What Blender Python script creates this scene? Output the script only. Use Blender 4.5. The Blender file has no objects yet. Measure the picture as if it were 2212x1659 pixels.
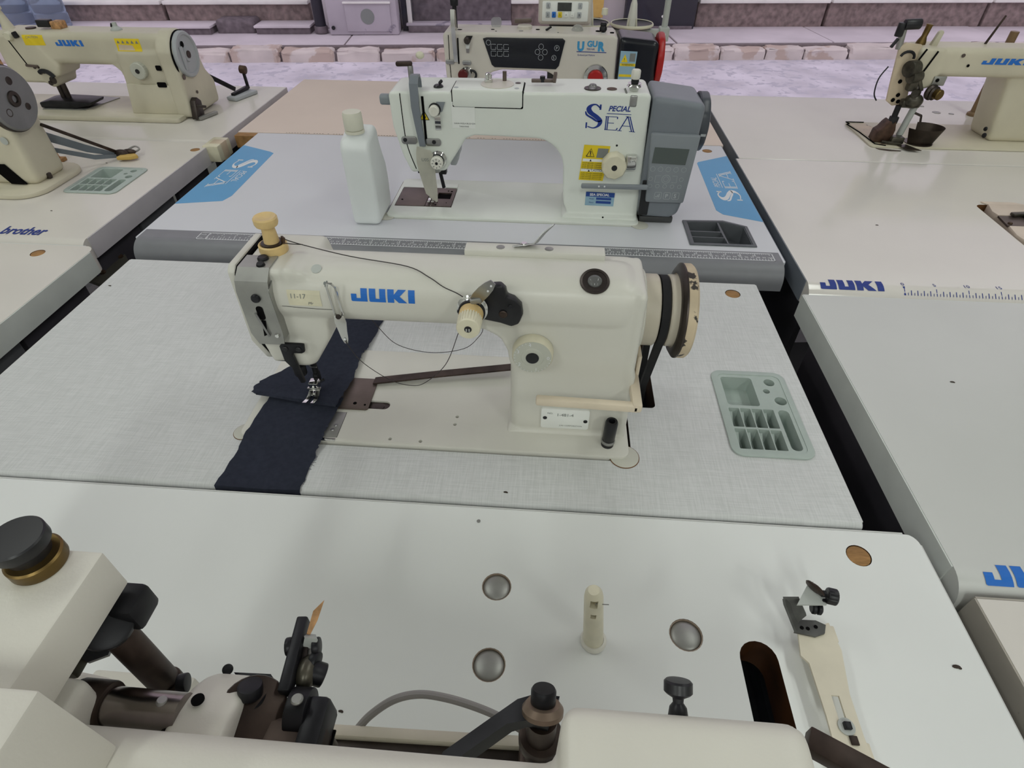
import bpy, bmesh, math, random
from mathutils import Vector as V, Matrix
from mathutils.bvhtree import BVHTree

S = bpy.context.scene
C = S.collection
random.seed(4)
PI = math.pi
R = math.radians
FLOOR = -0.76          # the worktops lie at z = 0

# ------------------------------------------------------------------ camera
cam = bpy.data.cameras.new('camera')
cam.sensor_fit = 'HORIZONTAL'
cam.sensor_width = 36.0
cam.lens = 36.0 * 1240 / 2212
cam.clip_start = 0.01
cam_o = bpy.data.objects.new('camera', cam)
C.objects.link(cam_o)
_y, _p, _r = R(-4.05), R(41.86), R(0.2)
_fw = V((math.sin(_y)*math.cos(_p), math.cos(_y)*math.cos(_p), -math.sin(_p)))
_rt0 = V((math.cos(_y), -math.sin(_y), 0))
_up0 = _rt0.cross(_fw)
_rt = _rt0*math.cos(_r) + _up0*math.sin(_r)
_up = -_rt0*math.sin(_r) + _up0*math.cos(_r)
_m = Matrix((_rt, _up, -_fw)).transposed().to_4x4()
_m.translation = (0, 0, 0.5)
cam_o.matrix_world = _m
S.camera = cam_o

# ------------------------------------------------------------------ daylight and exposure
w = bpy.data.worlds.new('overcast_sky')
S.world = w
w.use_nodes = True
bg = w.node_tree.nodes['Background']
bg.inputs[0].default_value = (0.96, 0.90, 1.0, 1)
bg.inputs[1].default_value = 1.45
S.view_settings.view_transform = 'Standard'
S.view_settings.look = 'None'
S.view_settings.exposure = -0.46
S.view_settings.gamma = 1.0
S.view_settings.use_curve_mapping = False

# ------------------------------------------------------------------ materials
def lin(c):
    return tuple((v/12.92 if v <= .04045 else ((v+.055)/1.055)**2.4) for v in (q/255 for q in c)) + (1,)

MATS = {}
def M(name, col, rough=.5, metal=0.0, var=.05, scale=30.0, bump=0.0, bscale=200.0, coat=0.0, spec=.5,
      stretch=None, trans=0.0, ior=1.45, emit=None, spots=None, alpha=1.0, sub=0.0, detail=4.0):
    """Principled material: base colour varied by noise, optional relief, optional spots of wear."""
    m = bpy.data.materials.new(name)
    m.use_nodes = True
    nt = m.node_tree
    b = nt.nodes['Principled BSDF']
    c = lin(col)
    b.inputs['Roughness'].default_value = rough
    b.inputs['Metallic'].default_value = metal
    b.inputs['Coat Weight'].default_value = coat
    b.inputs['Specular IOR Level'].default_value = spec
    b.inputs['Transmission Weight'].default_value = trans
    b.inputs['IOR'].default_value = ior
    b.inputs['Alpha'].default_value = alpha
    if sub:
        b.inputs['Subsurface Weight'].default_value = sub
        b.inputs['Subsurface Radius'].default_value = (.02, .02, .02)
        b.inputs['Subsurface Scale'].default_value = .5
    if emit:
        b.inputs['Emission Color'].default_value = lin(emit[0])
        b.inputs['Emission Strength'].default_value = emit[1]
    tc = nt.nodes.new('ShaderNodeTexCoord')
    src = tc.outputs['Object']
    if stretch:
        mp = nt.nodes.new('ShaderNodeMapping')
        mp.inputs['Scale'].default_value = stretch
        nt.links.new(src, mp.inputs[0])
        src = mp.outputs[0]
    base = None
    if var:
        n = nt.nodes.new('ShaderNodeTexNoise')
        n.inputs['Scale'].default_value = scale
        n.inputs['Detail'].default_value = detail
        nt.links.new(src, n.inputs['Vector'])
        r = nt.nodes.new('ShaderNodeValToRGB')
        r.color_ramp.elements[0].position = .3
        r.color_ramp.elements[1].position = .7
        lo = tuple(max(0, v*(1-2*var)) for v in c[:3]) + (1,)
        hi = tuple(min(1, v*(1+1*var)) for v in c[:3]) + (1,)
        r.color_ramp.elements[0].color = lo
        r.color_ramp.elements[1].color = hi
        nt.links.new(n.outputs['Fac'], r.inputs[0])
        base = r.outputs[0]
    else:
        b.inputs['Base Color'].default_value = c
    if spots:
        scol, sscale, thr = spots
        n2 = nt.nodes.new('ShaderNodeTexNoise')
        n2.inputs['Scale'].default_value = sscale
        n2.inputs['Detail'].default_value = 6
        nt.links.new(tc.outputs['Object'], n2.inputs['Vector'])
        r2 = nt.nodes.new('ShaderNodeValToRGB')
        r2.color_ramp.elements[0].position = thr
        r2.color_ramp.elements[1].position = min(1, thr+.03)
        r2.color_ramp.elements[0].color = (0, 0, 0, 1)
        r2.color_ramp.elements[1].color = (1, 1, 1, 1)
        nt.links.new(n2.outputs['Fac'], r2.inputs[0])
        mx = nt.nodes.new('ShaderNodeMix')
        mx.data_type = 'RGBA'
        nt.links.new(r2.outputs[0], mx.inputs[0])
        if base:
            nt.links.new(base, mx.inputs[6])
        else:
            mx.inputs[6].default_value = c
        mx.inputs[7].default_value = lin(scol)
        base = mx.outputs[2]
    if base:
        nt.links.new(base, b.inputs['Base Color'])
    if bump:
        n3 = nt.nodes.new('ShaderNodeTexNoise')
        n3.inputs['Scale'].default_value = bscale
        n3.inputs['Detail'].default_value = 3
        nt.links.new(src, n3.inputs['Vector'])
        bp = nt.nodes.new('ShaderNodeBump')
        bp.inputs['Strength'].default_value = bump
        bp.inputs['Distance'].default_value = .001
        nt.links.new(n3.outputs['Fac'], bp.inputs['Height'])
        nt.links.new(bp.outputs[0], b.inputs['Normal'])
    MATS[name] = m
    return m

def linen_material():
    """White laminate with a fine woven linen print: two crossed, stretched noises."""
    m = M('linen_laminate', (224, 223, 220), .42, var=0)
    nt = m.node_tree
    b = nt.nodes['Principled BSDF']
    tc = nt.nodes.new('ShaderNodeTexCoord')
    outs = []
    for sc in ((35, 900, 1), (900, 35, 1)):
        mp = nt.nodes.new('ShaderNodeMapping')
        mp.inputs['Scale'].default_value = sc
        n = nt.nodes.new('ShaderNodeTexNoise')
        n.inputs['Scale'].default_value = 1.0
        n.inputs['Detail'].default_value = 2
        nt.links.new(tc.outputs['Object'], mp.inputs[0])
        nt.links.new(mp.outputs[0], n.inputs['Vector'])
        outs.append(n.outputs['Fac'])
    ad = nt.nodes.new('ShaderNodeMath'); ad.operation = 'ADD'
    nt.links.new(outs[0], ad.inputs[0]); nt.links.new(outs[1], ad.inputs[1])
    r = nt.nodes.new('ShaderNodeValToRGB')
    r.color_ramp.elements[0].position = .62
    r.color_ramp.elements[1].position = 1.0
    hv = nt.nodes.new('ShaderNodeMath'); hv.operation = 'MULTIPLY'; hv.inputs[1].default_value = .82
    nt.links.new(ad.outputs[0], hv.inputs[0])
    r.color_ramp.elements[0].color = lin((203, 205, 204))
    r.color_ramp.elements[1].color = lin((219, 220, 220))
    nt.links.new(hv.outputs[0], r.inputs[0])
    nt.links.new(r.outputs[0], b.inputs['Base Color'])
    return m

def glass_material():
    """Thin window pane: mostly see-through, a few per cent mirrored."""
    m = bpy.data.materials.new('window_glass')
    m.use_nodes = True
    nt = m.node_tree
    nt.nodes.clear()
    o = nt.nodes.new('ShaderNodeOutputMaterial')
    mix = nt.nodes.new('ShaderNodeMixShader')
    t = nt.nodes.new('ShaderNodeBsdfTransparent')
    t.inputs[0].default_value = (.97, .97, .97, 1)
    g = nt.nodes.new('ShaderNodeBsdfGlossy')
    g.inputs['Roughness'].default_value = 0.0
    fr = nt.nodes.new('ShaderNodeFresnel')
    fr.inputs[0].default_value = 1.2
    nt.links.new(fr.outputs[0], mix.inputs[0])
    nt.links.new(t.outputs[0], mix.inputs[1])
    nt.links.new(g.outputs[0], mix.inputs[2])
    nt.links.new(mix.outputs[0], o.inputs[0])
    MATS['glass'] = m
    return m

linen_material(); glass_material()
M('laminate', (236, 238, 236), .34, var=.012, scale=6)
M('laminate_warm', (226, 221, 214), .25, var=.02, scale=5)
M('laminate_blue', (216, 217, 223), .40, var=.008, scale=6)
M('laminate_grey', (210, 211, 208), .30, var=.015, scale=6)
M('mdf_pale', (232, 214, 203), .6, var=.02, scale=5)
M('wood_core', (120, 82, 48), .8, var=.2, scale=25, stretch=(1, 6, 1))
M('wood_core_oily', (78, 48, 26), .45, var=.35, scale=22)
M('wood_plug', (168, 126, 78), .7, var=.18, scale=60, stretch=(1, 5, 1))
M('edge_grey', (184, 183, 184), .45, var=.03, scale=20)
M('edge_purple', (214, 209, 214), .45, var=.03, scale=20)
M('edge_green_band', (216, 220, 216), .45, var=.03, scale=20)
M('edge_green', (186, 190, 186), .45, var=.03, scale=20)
M('edge_slate', (120, 127, 136), .4, var=.04, scale=18)
M('edge_taupe', (176, 170, 160), .5, var=.06, scale=14, spots=((70, 66, 60), 18, .66))
M('pvc_grey', (128, 129, 134), .42, var=.03, scale=30)
M('cream_lever', (228, 214, 192), .38, var=.05, scale=18, spots=((50, 44, 42), 60, .72))
M('dial_grey', (192, 193, 182), .45, var=.02)
M('cream_paint', (218, 216, 207), .34, var=.025, scale=9, bump=.05, bscale=300)
M('cream_worn', (216, 198, 172), .38, var=.06, scale=26, spots=((66, 56, 50), 95, .68))
M('wheel_paint', (196, 188, 172), .42, var=.05, scale=20, spots=((110, 98, 88), 60, .70))
M('wood_core_shaded', (62, 44, 30), .8, 0, var=.2, scale=25)  # wood core darkened so the gap round the bed looks shaded
M('wheel_rim_paint', (206, 188, 160), .5, var=.10, scale=30, spots=((58, 52, 48), 55, .58))
M('laminate_gloss', (230, 225, 219), .14, var=.015, scale=5)
M('cream_near', (226, 223, 212), .42, var=.02, scale=12, bump=.12, bscale=420)
M('cream_old', (212, 205, 184), .42, var=.05, scale=8, bump=.06, bscale=300)
M('cream_olive', (208, 202, 182), .45, var=.06, scale=9, bump=.06, bscale=300)
M('white_paint', (232, 236, 229), .30, var=.012, scale=9, bump=.10, bscale=420)
M('white_warm', (214, 208, 198), .34, var=.02, scale=9, bump=.08, bscale=420)
M('steel', (168, 168, 168), .30, 1.0, var=.06, scale=40, stretch=(1, 8, 1))
M('steel_dull', (168, 168, 164), .45, .75, var=.08, scale=30)
M('steel_brown', (112, 100, 94), .42, .6, var=.14, scale=22)
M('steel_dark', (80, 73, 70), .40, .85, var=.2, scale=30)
M('chrome', (215, 215, 212), .12, 1.0, var=.02)
M('black_oxide', (38, 38, 42), .42, .4, var=.2, scale=50)
M('black_plastic', (30, 30, 34), .38, 0, var=.1, scale=40)
M('black_hole', (14, 13, 14), .9, 0, var=0, spec=.1)  # near-black that stands in for shade in gaps; also holes and dark screws
M('rubber', (34, 34, 36), .75, 0, var=.1, scale=80, spec=.3)
M('brown_iron', (70, 58, 52), .45, .6, var=.25, scale=45)
M('rust_iron', (92, 72, 58), .55, .5, var=.3, scale=60)
M('brass', (118, 97, 58), .38, .9, var=.15, scale=50)
M('plastic_yellowed', (226, 196, 138), .40, 0, var=.07, scale=60, sub=.05)
M('plastic_cream', (226, 220, 196), .40, 0, var=.04, scale=60, sub=.05)
M('plastic_white', (228, 226, 216), .36, 0, var=.02)
M('plastic_milk', (222, 218, 196), .35, 0, var=.03)
M('mint_plastic', (178, 190, 184), .48, 0, var=.03, scale=40)
M('grey_plastic', (124, 130, 138), .40, 0, var=.03, scale=30, bump=.08, bscale=600)
M('grey_plastic_light', (136, 142, 148), .42, 0, var=.02, scale=30)
M('dark_plastic', (70, 74, 82), .34, 0, var=.04)
M('charcoal_plastic', (66, 67, 68), .45, 0, var=.05)
M('tray_grey', (96, 99, 104), .5, 0, var=.04)
M('lcd', (84, 92, 90), .2, 0, var=0)
M('lcd_dark', (70, 72, 70), .25, 0, var=.1, scale=60)
M('panel_black', (22, 24, 32), .22, 0, var=0)
M('red_plastic', (176, 30, 28), .34, 0, var=.04)
M('ink_blue', (36, 112, 204), .5, 0, var=0)
M('ink_navy', (26, 54, 140), .5, 0, var=0)
M('ink_sky', (62, 150, 200), .5, 0, var=0)
M('ink_black', (40, 40, 42), .6, 0, var=0)
M('ink_grey', (128, 132, 130), .6, 0, var=0)
M('ink_white', (232, 233, 236), .5, 0, var=0)
M('ink_palegrey', (176, 180, 184), .5, 0, var=0)
M('sticker_blue', (92, 164, 214), .42, 0, var=.01)
M('sticker_yellow', (236, 208, 40), .42, 0, var=.03, scale=60)
M('sticker_white', (240, 242, 238), .45, 0, var=.01)
M('sticker_cyan', (150, 184, 204), .4, 0, var=.02)
M('sticker_navy', (40, 74, 150), .42, 0, var=0)
M('tape_old', (228, 222, 196), .35, 0, var=.05, scale=50)
M('paper', (226, 224, 212), .8, 0, var=.03, scale=60)
M('cloth_navy', (76, 80, 96), .92, 0, var=.07, scale=160, bump=.35, bscale=2600, spec=.15)
M('thread_dark', (62, 58, 58), .8, 0, var=0)
M('thread_pale', (190, 184, 170), .8, 0, var=0)
M('cable_grey', (150, 146, 144), .5, 0, var=.02)
M('bottle_plastic', (234, 238, 238), .45, 0, var=.01, sub=.35)
M('clear_plastic', (222, 226, 224), .12, 0, var=0, trans=.85, ior=1.4)
M('asphalt', (216, 211, 221), .9, 0, var=.13, scale=2.6, bump=1.0, bscale=18, detail=10, spots=((190, 187, 199), 15, .56))
M('pavement', (208, 200, 206), .9, 0, var=.07, scale=2.4, bump=.5, bscale=30, detail=8)
M('kerb_stone', (214, 204, 200), .9, 0, var=.08, scale=5, bump=.8, bscale=30, detail=8, spots=((192, 174, 164), 3.2, .54))
M('mortar', (120, 110, 112), .95, 0, var=.1)
M('granite', (140, 123, 121), .85, 0, var=.22, scale=20, bump=.9, bscale=60, detail=9)
M('granite_dark', (112, 102, 108), .85, 0, var=.2, scale=20, bump=.9, bscale=60, detail=9)
M('ledge_stone', (232, 230, 226), .7, 0, var=.05, scale=6)
M('facade', (226, 219, 224), .85, 0, var=.05, scale=2)
M('black_paint', (44, 42, 54), .5, 0, var=.08, scale=8, spots=((120, 116, 128), 6, .72))
M('cabinet_paint', (180, 172, 182), .6, 0, var=.05, scale=4, spots=((140, 134, 148), 5, .66))
M('yellow_board', (206, 172, 96), .7, 0, var=.05)
M('water_jug', (190, 206, 228), .06, 0, var=.03, trans=.8, ior=1.25)
M('jug_blue', (70, 120, 200), .35, 0, var=.03)
M('floor_dark', (46, 46, 50), .6, 0, var=.1, scale=4)
M('wall_paint', (214, 214, 210), .8, 0, var=.02)
M('ceiling_paint', (224, 224, 222), .85, 0, var=.01)
M('stand_steel', (44, 46, 52), .5, .2, var=.1, scale=20)
M('stand_olive', (104, 102, 92), .55, .3, var=.1, scale=20)
M('lamp_housing', (220, 220, 220), .5, 0, var=0)
M('lamp_glow', (255, 255, 250), .5, 0, var=0, emit=((250, 255, 248), 6.0))
M('grey_wheel', (132, 132, 134), .45, .3, var=.06, scale=20)
M('mech_oily', (84, 80, 70), .35, .5, var=.35, scale=60)
M('mech_brown', (84, 62, 50), .5, .4, var=.3, scale=60)
M('steel_dark_warm', (92, 82, 74), .38, .7, var=.2, scale=30)
M('rod_brown', (140, 116, 86), .45, .3, var=.1)
M('cream_worn_soft', (222, 206, 190), .4, 0, var=.05, scale=18)
M('cream_strip', (228, 220, 200), .5, 0, var=.04, scale=30)
M('edge_slate_oily', (92, 92, 90), .5, .3, var=.2, scale=50)
M('edge_olive', (104, 102, 86), .5, .2, var=.1)
M('steel_shaft', (150, 142, 138), .22, 1.0, var=.12, scale=16, stretch=(3, 1, 1))
M('rail_beige', (214, 206, 190), .5, 0, var=.06, scale=20)
M('bottle_cap', (224, 222, 206), .45, 0, var=.02)
M('pad_grey', (204, 203, 192), .5, 0, var=.03, scale=40)
M('red_dark', (92, 20, 20), .4, 0, var=.05)
M('bronze_dull', (150, 132, 116), .45, .7, var=.1, scale=60)
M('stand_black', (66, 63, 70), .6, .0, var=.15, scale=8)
M('stand_panel', (100, 101, 105), .5, .1, var=.08, scale=10)
M('rim_tan', (176, 158, 142), .5, .3, var=.1)
M("lint", (70, 60, 54), .9, 0, var=.1)
M('wood_straw', (196, 150, 104), .7, 0, var=.3, scale=120)


# ------------------------------------------------------------------ mesh helpers
def axis_matrix(a, b):
    a, b = V(a), V(b)
    d = b - a
    q = V((0, 0, 1)).rotation_difference(d.normalized())
    return Matrix.Translation((a + b)/2) @ q.to_matrix().to_4x4(), d.length

class G:
    def __init__(s):
        s.bm = bmesh.new()
    def _m(s, t, mat=None):
        if mat is not None:
            bmesh.ops.transform(t, matrix=mat, verts=t.verts)
        me = bpy.data.meshes.new('t')
        t.to_mesh(me); t.free()
        s.bm.from_mesh(me)
        bpy.data.meshes.remove(me)
        return s
    def add(s, g, mat=None):
        return s._m(g.bm, mat)
    def box(s, x0, x1, y0, y1, z0, z1, bev=0, seg=2, rot=None):
        t = bmesh.new()
        c = V(((x0+x1)/2, (y0+y1)/2, (z0+z1)/2))
        bmesh.ops.create_cube(t, size=1, matrix=Matrix.Diagonal((abs(x1-x0), abs(y1-y0), abs(z1-z0), 1)))
        if bev:
            bmesh.ops.bevel(t, geom=t.edges[:], offset=bev, segments=seg, profile=.5, affect='EDGES', clamp_overlap=True)
        mt = Matrix.Translation(c)
        if rot:
            mt = mt @ Matrix.Rotation(rot[0], 4, rot[1])
        return s._m(t, mt)
    def bar(s, a, b, w, h, up=(0, 0, 1), bev=0):
        """box from a to b; w across, h along up"""
        a, b = V(a), V(b)
        d = (b-a); L = d.length; d.normalize()
        u = V(up); u = (u - d*u.dot(d)).normalized()
        x = d.cross(u)
        t = bmesh.new()
        bmesh.ops.create_cube(t, size=1, matrix=Matrix.Diagonal((w, L, h, 1)))
        if bev:
            bmesh.ops.bevel(t, geom=t.edges[:], offset=bev, segments=2, profile=.5, affect='EDGES', clamp_overlap=True)
        m = Matrix((x, d, u)).transposed().to_4x4()
        m.translation = (a+b)/2
        return s._m(t, m)
    def cyl(s, a, b, r, r2=None, seg=28, bev=0):
        m, L = axis_matrix(a, b)
        t = bmesh.new()
        bmesh.ops.create_cone(t, cap_ends=True, segments=seg, radius1=r, radius2=r if r2 is None else r2, depth=L)
        if bev:
            ed = [e for e in t.edges if any(len(f.verts) > 4 for f in e.link_faces)]
            bmesh.ops.bevel(t, geom=ed, offset=bev, segments=2, profile=.5, affect='EDGES', clamp_overlap=True)
        return s._m(t, m)
    def lathe(s, prof, o=(0, 0, 0), ax=(0, 0, 1), seg=32, cap=True, wob=None):
        t = bmesh.new()
        q = V((0, 0, 1)).rotation_difference(V(ax).normalized()).to_matrix().to_4x4()
        rings = []
        for r, h in prof:
            if r < 1e-6:
                rings.append([t.verts.new((0, 0, h))])
            else:
                rings.append([t.verts.new(((r*(wob(2*PI*i/seg, h) if wob else 1))*math.cos(2*PI*i/seg),
                                           (r*(wob(2*PI*i/seg, h) if wob else 1))*math.sin(2*PI*i/seg), h)) for i in range(seg)])
        for k in range(len(rings)-1):
            A, B = rings[k], rings[k+1]
            if len(A) == 1 and len(B) == 1:
                continue
            for i in range(seg):
                j = (i+1) % seg
                if len(A) == 1:
                    t.faces.new((A[0], B[j], B[i]))
                elif len(B) == 1:
                    t.faces.new((A[i], A[j], B[0]))
                else:
                    t.faces.new((A[i], A[j], B[j], B[i]))
        if cap:
            if len(rings[0]) > 1:
                t.faces.new(rings[0][::-1])
            if len(rings[-1]) > 1:
                t.faces.new(rings[-1])
        bmesh.ops.recalc_face_normals(t, faces=t.faces)
        return s._m(t, Matrix.Translation(o) @ q)
    def prism(s, pts, plane, a, b, bev=0, seg=2, mat=None):
        """polygon in a plane ('XZ','XY','YZ') extruded from a to b along the third axis"""
        t = bmesh.new()
        def P(p, d):
            return {'XZ': (p[0], d, p[1]), 'XY': (p[0], p[1], d), 'YZ': (d, p[0], p[1])}[plane]
        A = [t.verts.new(P(p, a)) for p in pts]
        B = [t.verts.new(P(p, b)) for p in pts]
        n = len(pts)
        t.faces.new(A); t.faces.new(B[::-1])
        for i in range(n):
            t.faces.new((A[i], B[i], B[(i+1) % n], A[(i+1) % n]))
        bmesh.ops.recalc_face_normals(t, faces=t.faces)
        if bev:
            ed = [e for e in t.edges if len(e.link_faces) == 2 and e.calc_face_angle(0) > R(40)]
            bmesh.ops.bevel(t, geom=ed, offset=bev, segments=seg, profile=.5, affect='EDGES', clamp_overlap=True)
        return s._m(t, mat)
    def tube(s, pts, r, seg=8, smooth=0, closed=False):
        pts = [V(p) for p in pts]
        if smooth:
            pts = spline(pts, smooth)
        t = bmesh.new()
        n = len(pts)
        up = None
        rings = []
        for i, p in enumerate(pts):
            d = (pts[min(i+1, n-1)] - pts[max(i-1, 0)])
            if d.length < 1e-9:
                d = V((0, 0, 1))
            d.normalize()
            if up is None:
                up = d.orthogonal().normalized()
            else:
                up = (up - d*up.dot(d))
                up = up.normalized() if up.length > 1e-6 else d.orthogonal().normalized()
            x = d.cross(up)
            rr = r(i/(n-1)) if callable(r) else r
            rings.append([t.verts.new(p + (up*math.cos(2*PI*k/seg) + x*math.sin(2*PI*k/seg))*rr) for k in range(seg)])
        for i in range(n-1):
            for k in range(seg):
                t.faces.new((rings[i][k], rings[i][(k+1) % seg], rings[i+1][(k+1) % seg], rings[i+1][k]))
        t.faces.new(rings[0][::-1]); t.faces.new(rings[-1])
        bmesh.ops.recalc_face_normals(t, faces=t.faces)
        return s._m(t)
    def loft(s, rings, cap=True, closed=True):
        t = bmesh.new()
        Rg = [[t.verts.new(p) for p in r] for r in rings]
        n = len(Rg[0])
        for i in range(len(Rg)-1):
            for k in range(n if closed else n-1):
                t.faces.new((Rg[i][k], Rg[i][(k+1) % n], Rg[i+1][(k+1) % n], Rg[i+1][k]))
        if cap:
            t.faces.new(Rg[0][::-1]); t.faces.new(Rg[-1])
        bmesh.ops.recalc_face_normals(t, faces=t.faces)
        return s._m(t)
    def sheet(s, pts, wdir, width, th):
        """bent sheet-metal strip along pts; width may be a list"""
        pts = [V(p) for p in pts]
        wd = V(wdir).normalized()
        rings = []
        n = len(pts)
        for i, p in enumerate(pts):
            d = (pts[min(i+1, n-1)]-pts[max(i-1, 0)]).normalized()
            nn = d.cross(wd).normalized()
            ww = width[i] if isinstance(width, (list, tuple)) else width
            rings.append([p + wd*ww/2 + nn*th/2, p - wd*ww/2 + nn*th/2, p - wd*ww/2 - nn*th/2, p + wd*ww/2 - nn*th/2])
        return s.loft(rings)
    def slab(s, pts, d):
        """polygon of 3D points (flat) given thickness by vector d"""
        t = bmesh.new()
        A = [t.verts.new(p) for p in pts]
        B = [t.verts.new(V(p)+V(d)) for p in pts]
        n = len(pts)
        t.faces.new(A); t.faces.new(B[::-1])
        for i in range(n):
            t.faces.new((A[i], B[i], B[(i+1) % n], A[(i+1) % n]))
        bmesh.ops.recalc_face_normals(t, faces=t.faces)
        return s._m(t)
    def ball(s, c, r, sc=(1, 1, 1), seg=20):
        t = bmesh.new()
        bmesh.ops.create_uvsphere(t, u_segments=seg, v_segments=seg//2, radius=r)
        return s._m(t, Matrix.Translation(c) @ Matrix.Diagonal((*sc, 1)))
    def hexnut(s, a, b, r):
        return s.cyl(a, b, r, seg=6, bev=r*.08)
    def screw(s, c, ax, r, h):
        """slotted pan-head screw standing on c"""
        a = V(ax).normalized()
        s.lathe([(r, 0), (r, h*.5), (r*.8, h), (0, h)], c, ax, 18)
        return s

def spline(pts, k):
    out = []
    n = len(pts)
    for i in range(n-1):
        p0, p1, p2, p3 = pts[max(i-1, 0)], pts[i], pts[i+1], pts[min(i+2, n-1)]
        for j in range(k):
            t = j/k
            out.append(.5*((2*p1) + (p2-p0)*t + (2*p0-5*p1+4*p2-p3)*t*t + (3*p1-p0-3*p2+p3)*t**3))
    out.append(pts[-1])
    return out

def arc(cx, cy, r, a0, a1, n=8):
    return [(cx + r*math.cos(R(a0+(a1-a0)*i/n)), cy + r*math.sin(R(a0+(a1-a0)*i/n))) for i in range(n+1)]

def rrect(x0, x1, y0, y1, r, n=5):
    return (arc(x1-r, y1-r, r, 0, 90, n) + arc(x0+r, y1-r, r, 90, 180, n) +
            arc(x0+r, y0+r, r, 180, 270, n) + arc(x1-r, y0+r, r, 270, 360, n))

def root_of(o):
    while o.parent:
        o = o.parent
    return o

def finish(me, smooth=35):
    if smooth:
        me.shade_smooth() if hasattr(me, 'shade_smooth') else None
        me.set_sharp_from_angle(angle=R(smooth))

def mesh_from(g, smooth=35):
    me = bpy.data.meshes.new('m')
    g.bm.to_mesh(me); g.bm.free()
    for p in me.polygons:
        p.use_smooth = bool(smooth)
    if smooth:
        me.set_sharp_from_angle(angle=R(smooth))
    return me

def link(name, me, mat, parent=None):
    o = bpy.data.objects.new(name, me)
    me.name = name
    if mat:
        if isinstance(mat, (list, tuple)):
            for q in mat:
                me.materials.append(MATS[q])
        else:
            me.materials.append(MATS[mat])
    C.objects.link(o)
    if parent:
        o.parent = parent
        L = root_of(parent).location
        me.transform(Matrix.Translation(-L))
    return o

def obj(name, g, mat, parent=None, smooth=35):
    return link(name, mesh_from(g, smooth), mat, parent)

def bake(o_mesh, mods):
    """evaluate modifiers on a throw-away object and return the resulting mesh"""
    o = bpy.data.objects.new('tmp', o_mesh)
    C.objects.link(o)
    for f in mods:
        f(o)
    dg = bpy.context.evaluated_depsgraph_get()
    dg.update()
    me = bpy.data.meshes.new_from_object(o.evaluated_get(dg))
    bpy.data.objects.remove(o)
    return me

def cast(name, g, mat, parent, voxel=.0026, it=6, fac=.6, cut=None, ret=False):
    """fuse overlapping solids into one casting with soft fillets"""
    me = mesh_from(g, 0)
    def f1(o):
        m = o.modifiers.new('r', 'REMESH'); m.mode = 'VOXEL'; m.voxel_size = voxel
        s2 = o.modifiers.new('s', 'SMOOTH'); s2.iterations = it; s2.factor = fac
    me2 = bake(me, [f1])
    for p in me2.polygons:
        p.use_smooth = True
    return link(name, me2, mat, parent)

def cut_mesh(g, cutters, smooth=35):
    """boolean difference; cutters is a list of G"""
    me = mesh_from(g, 0)
    tools = []
    def f(o):
        for k in cutters:
            co = bpy.data.objects.new('cut', mesh_from(k, 0))
            C.objects.link(co)
            tools.append(co)
            b = o.modifiers.new('b', 'BOOLEAN'); b.operation = 'DIFFERENCE'; b.object = co; b.solver = 'EXACT'
    out = bake(me, [f])
    for t in tools:
        bpy.data.objects.remove(t)
    for p in out.polygons:
        p.use_smooth = bool(smooth)
    if smooth:
        out.set_sharp_from_angle(angle=R(smooth))
    return out

def thing(name, label, cat, loc=(0, 0, 0), group=None):
    o = bpy.data.objects.new(name, None)
    o.empty_display_size = .05
    C.objects.link(o)
    o.location = loc
    return tag(o, label, cat, group)

def tag(o, label=None, cat=None, group=None, kind=None):
    if label: o['label'] = label
    if cat: o['category'] = cat
    if group: o['group'] = group
    if kind: o['kind'] = kind
    return o

# ------------------------------------------------------------------ flat print
def frame(o, x, y):
    """matrix that puts a 2D drawing at o with axes x and y"""
    x = V(x).normalized(); y = V(y)
    y = (y - x*y.dot(x)).normalized()
    m = Matrix((x, y, x.cross(y))).transposed().to_4x4()
    m.translation = o
    return m

XZ = ((1, 0, 0), (0, 0, 1))
XY = ((1, 0, 0), (0, 1, 0))

def flat(polys, mat):
    """2D polygons -> G of flat faces"""
    g = G()
    t = bmesh.new()
    for p in polys:
        try:
            t.faces.new([t.verts.new((q[0], q[1], 0)) for q in p])
        except ValueError:
            pass
    return g._m(t, mat)

def stroke(pts, w):
    """2D ribbon polygons along a polyline; w is a width or a function of 0..1"""
    out = []
    n = len(pts)
    L = []
    for i, p in enumerate(pts):
        a, b = pts[max(i-1, 0)], pts[min(i+1, n-1)]
        dx, dy = b[0]-a[0], b[1]-a[1]
        l = math.hypot(dx, dy) or 1
        ww = (w(i/(n-1)) if callable(w) else w)/2
        L.append(((p[0]-dy/l*ww, p[1]+dx/l*ww), (p[0]+dy/l*ww, p[1]-dx/l*ww)))
    for i in range(n-1):
        out.append([L[i][0], L[i][1], L[i+1][1], L[i+1][0]])
    return out

def spl2(pts, k=6):
    return [(p.x, p.y) for p in spline([V((a, b, 0)) for a, b in pts], k)]

def text_g(body, size, mat, shear=0.0, align='LEFT', bold=0.0, xscale=1.0):
    cu = bpy.data.curves.new('txt', 'FONT')
    cu.body = body; cu.size = size; cu.shear = shear; cu.align_x = align; cu.offset = bold
    cu.resolution_u = 3
    o = bpy.data.objects.new('txt', cu)
    C.objects.link(o)
    dg = bpy.context.evaluated_depsgraph_get()
    me = bpy.data.meshes.new_from_object(o.evaluated_get(dg))
    bpy.data.objects.remove(o)
    g = G()
    t = bmesh.new(); t.from_mesh(me)
    bpy.data.meshes.remove(me)
    bmesh.ops.transform(t, matrix=Matrix.Diagonal((xscale, 1, 1, 1)), verts=t.verts)
    return g._m(t, mat)

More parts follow.
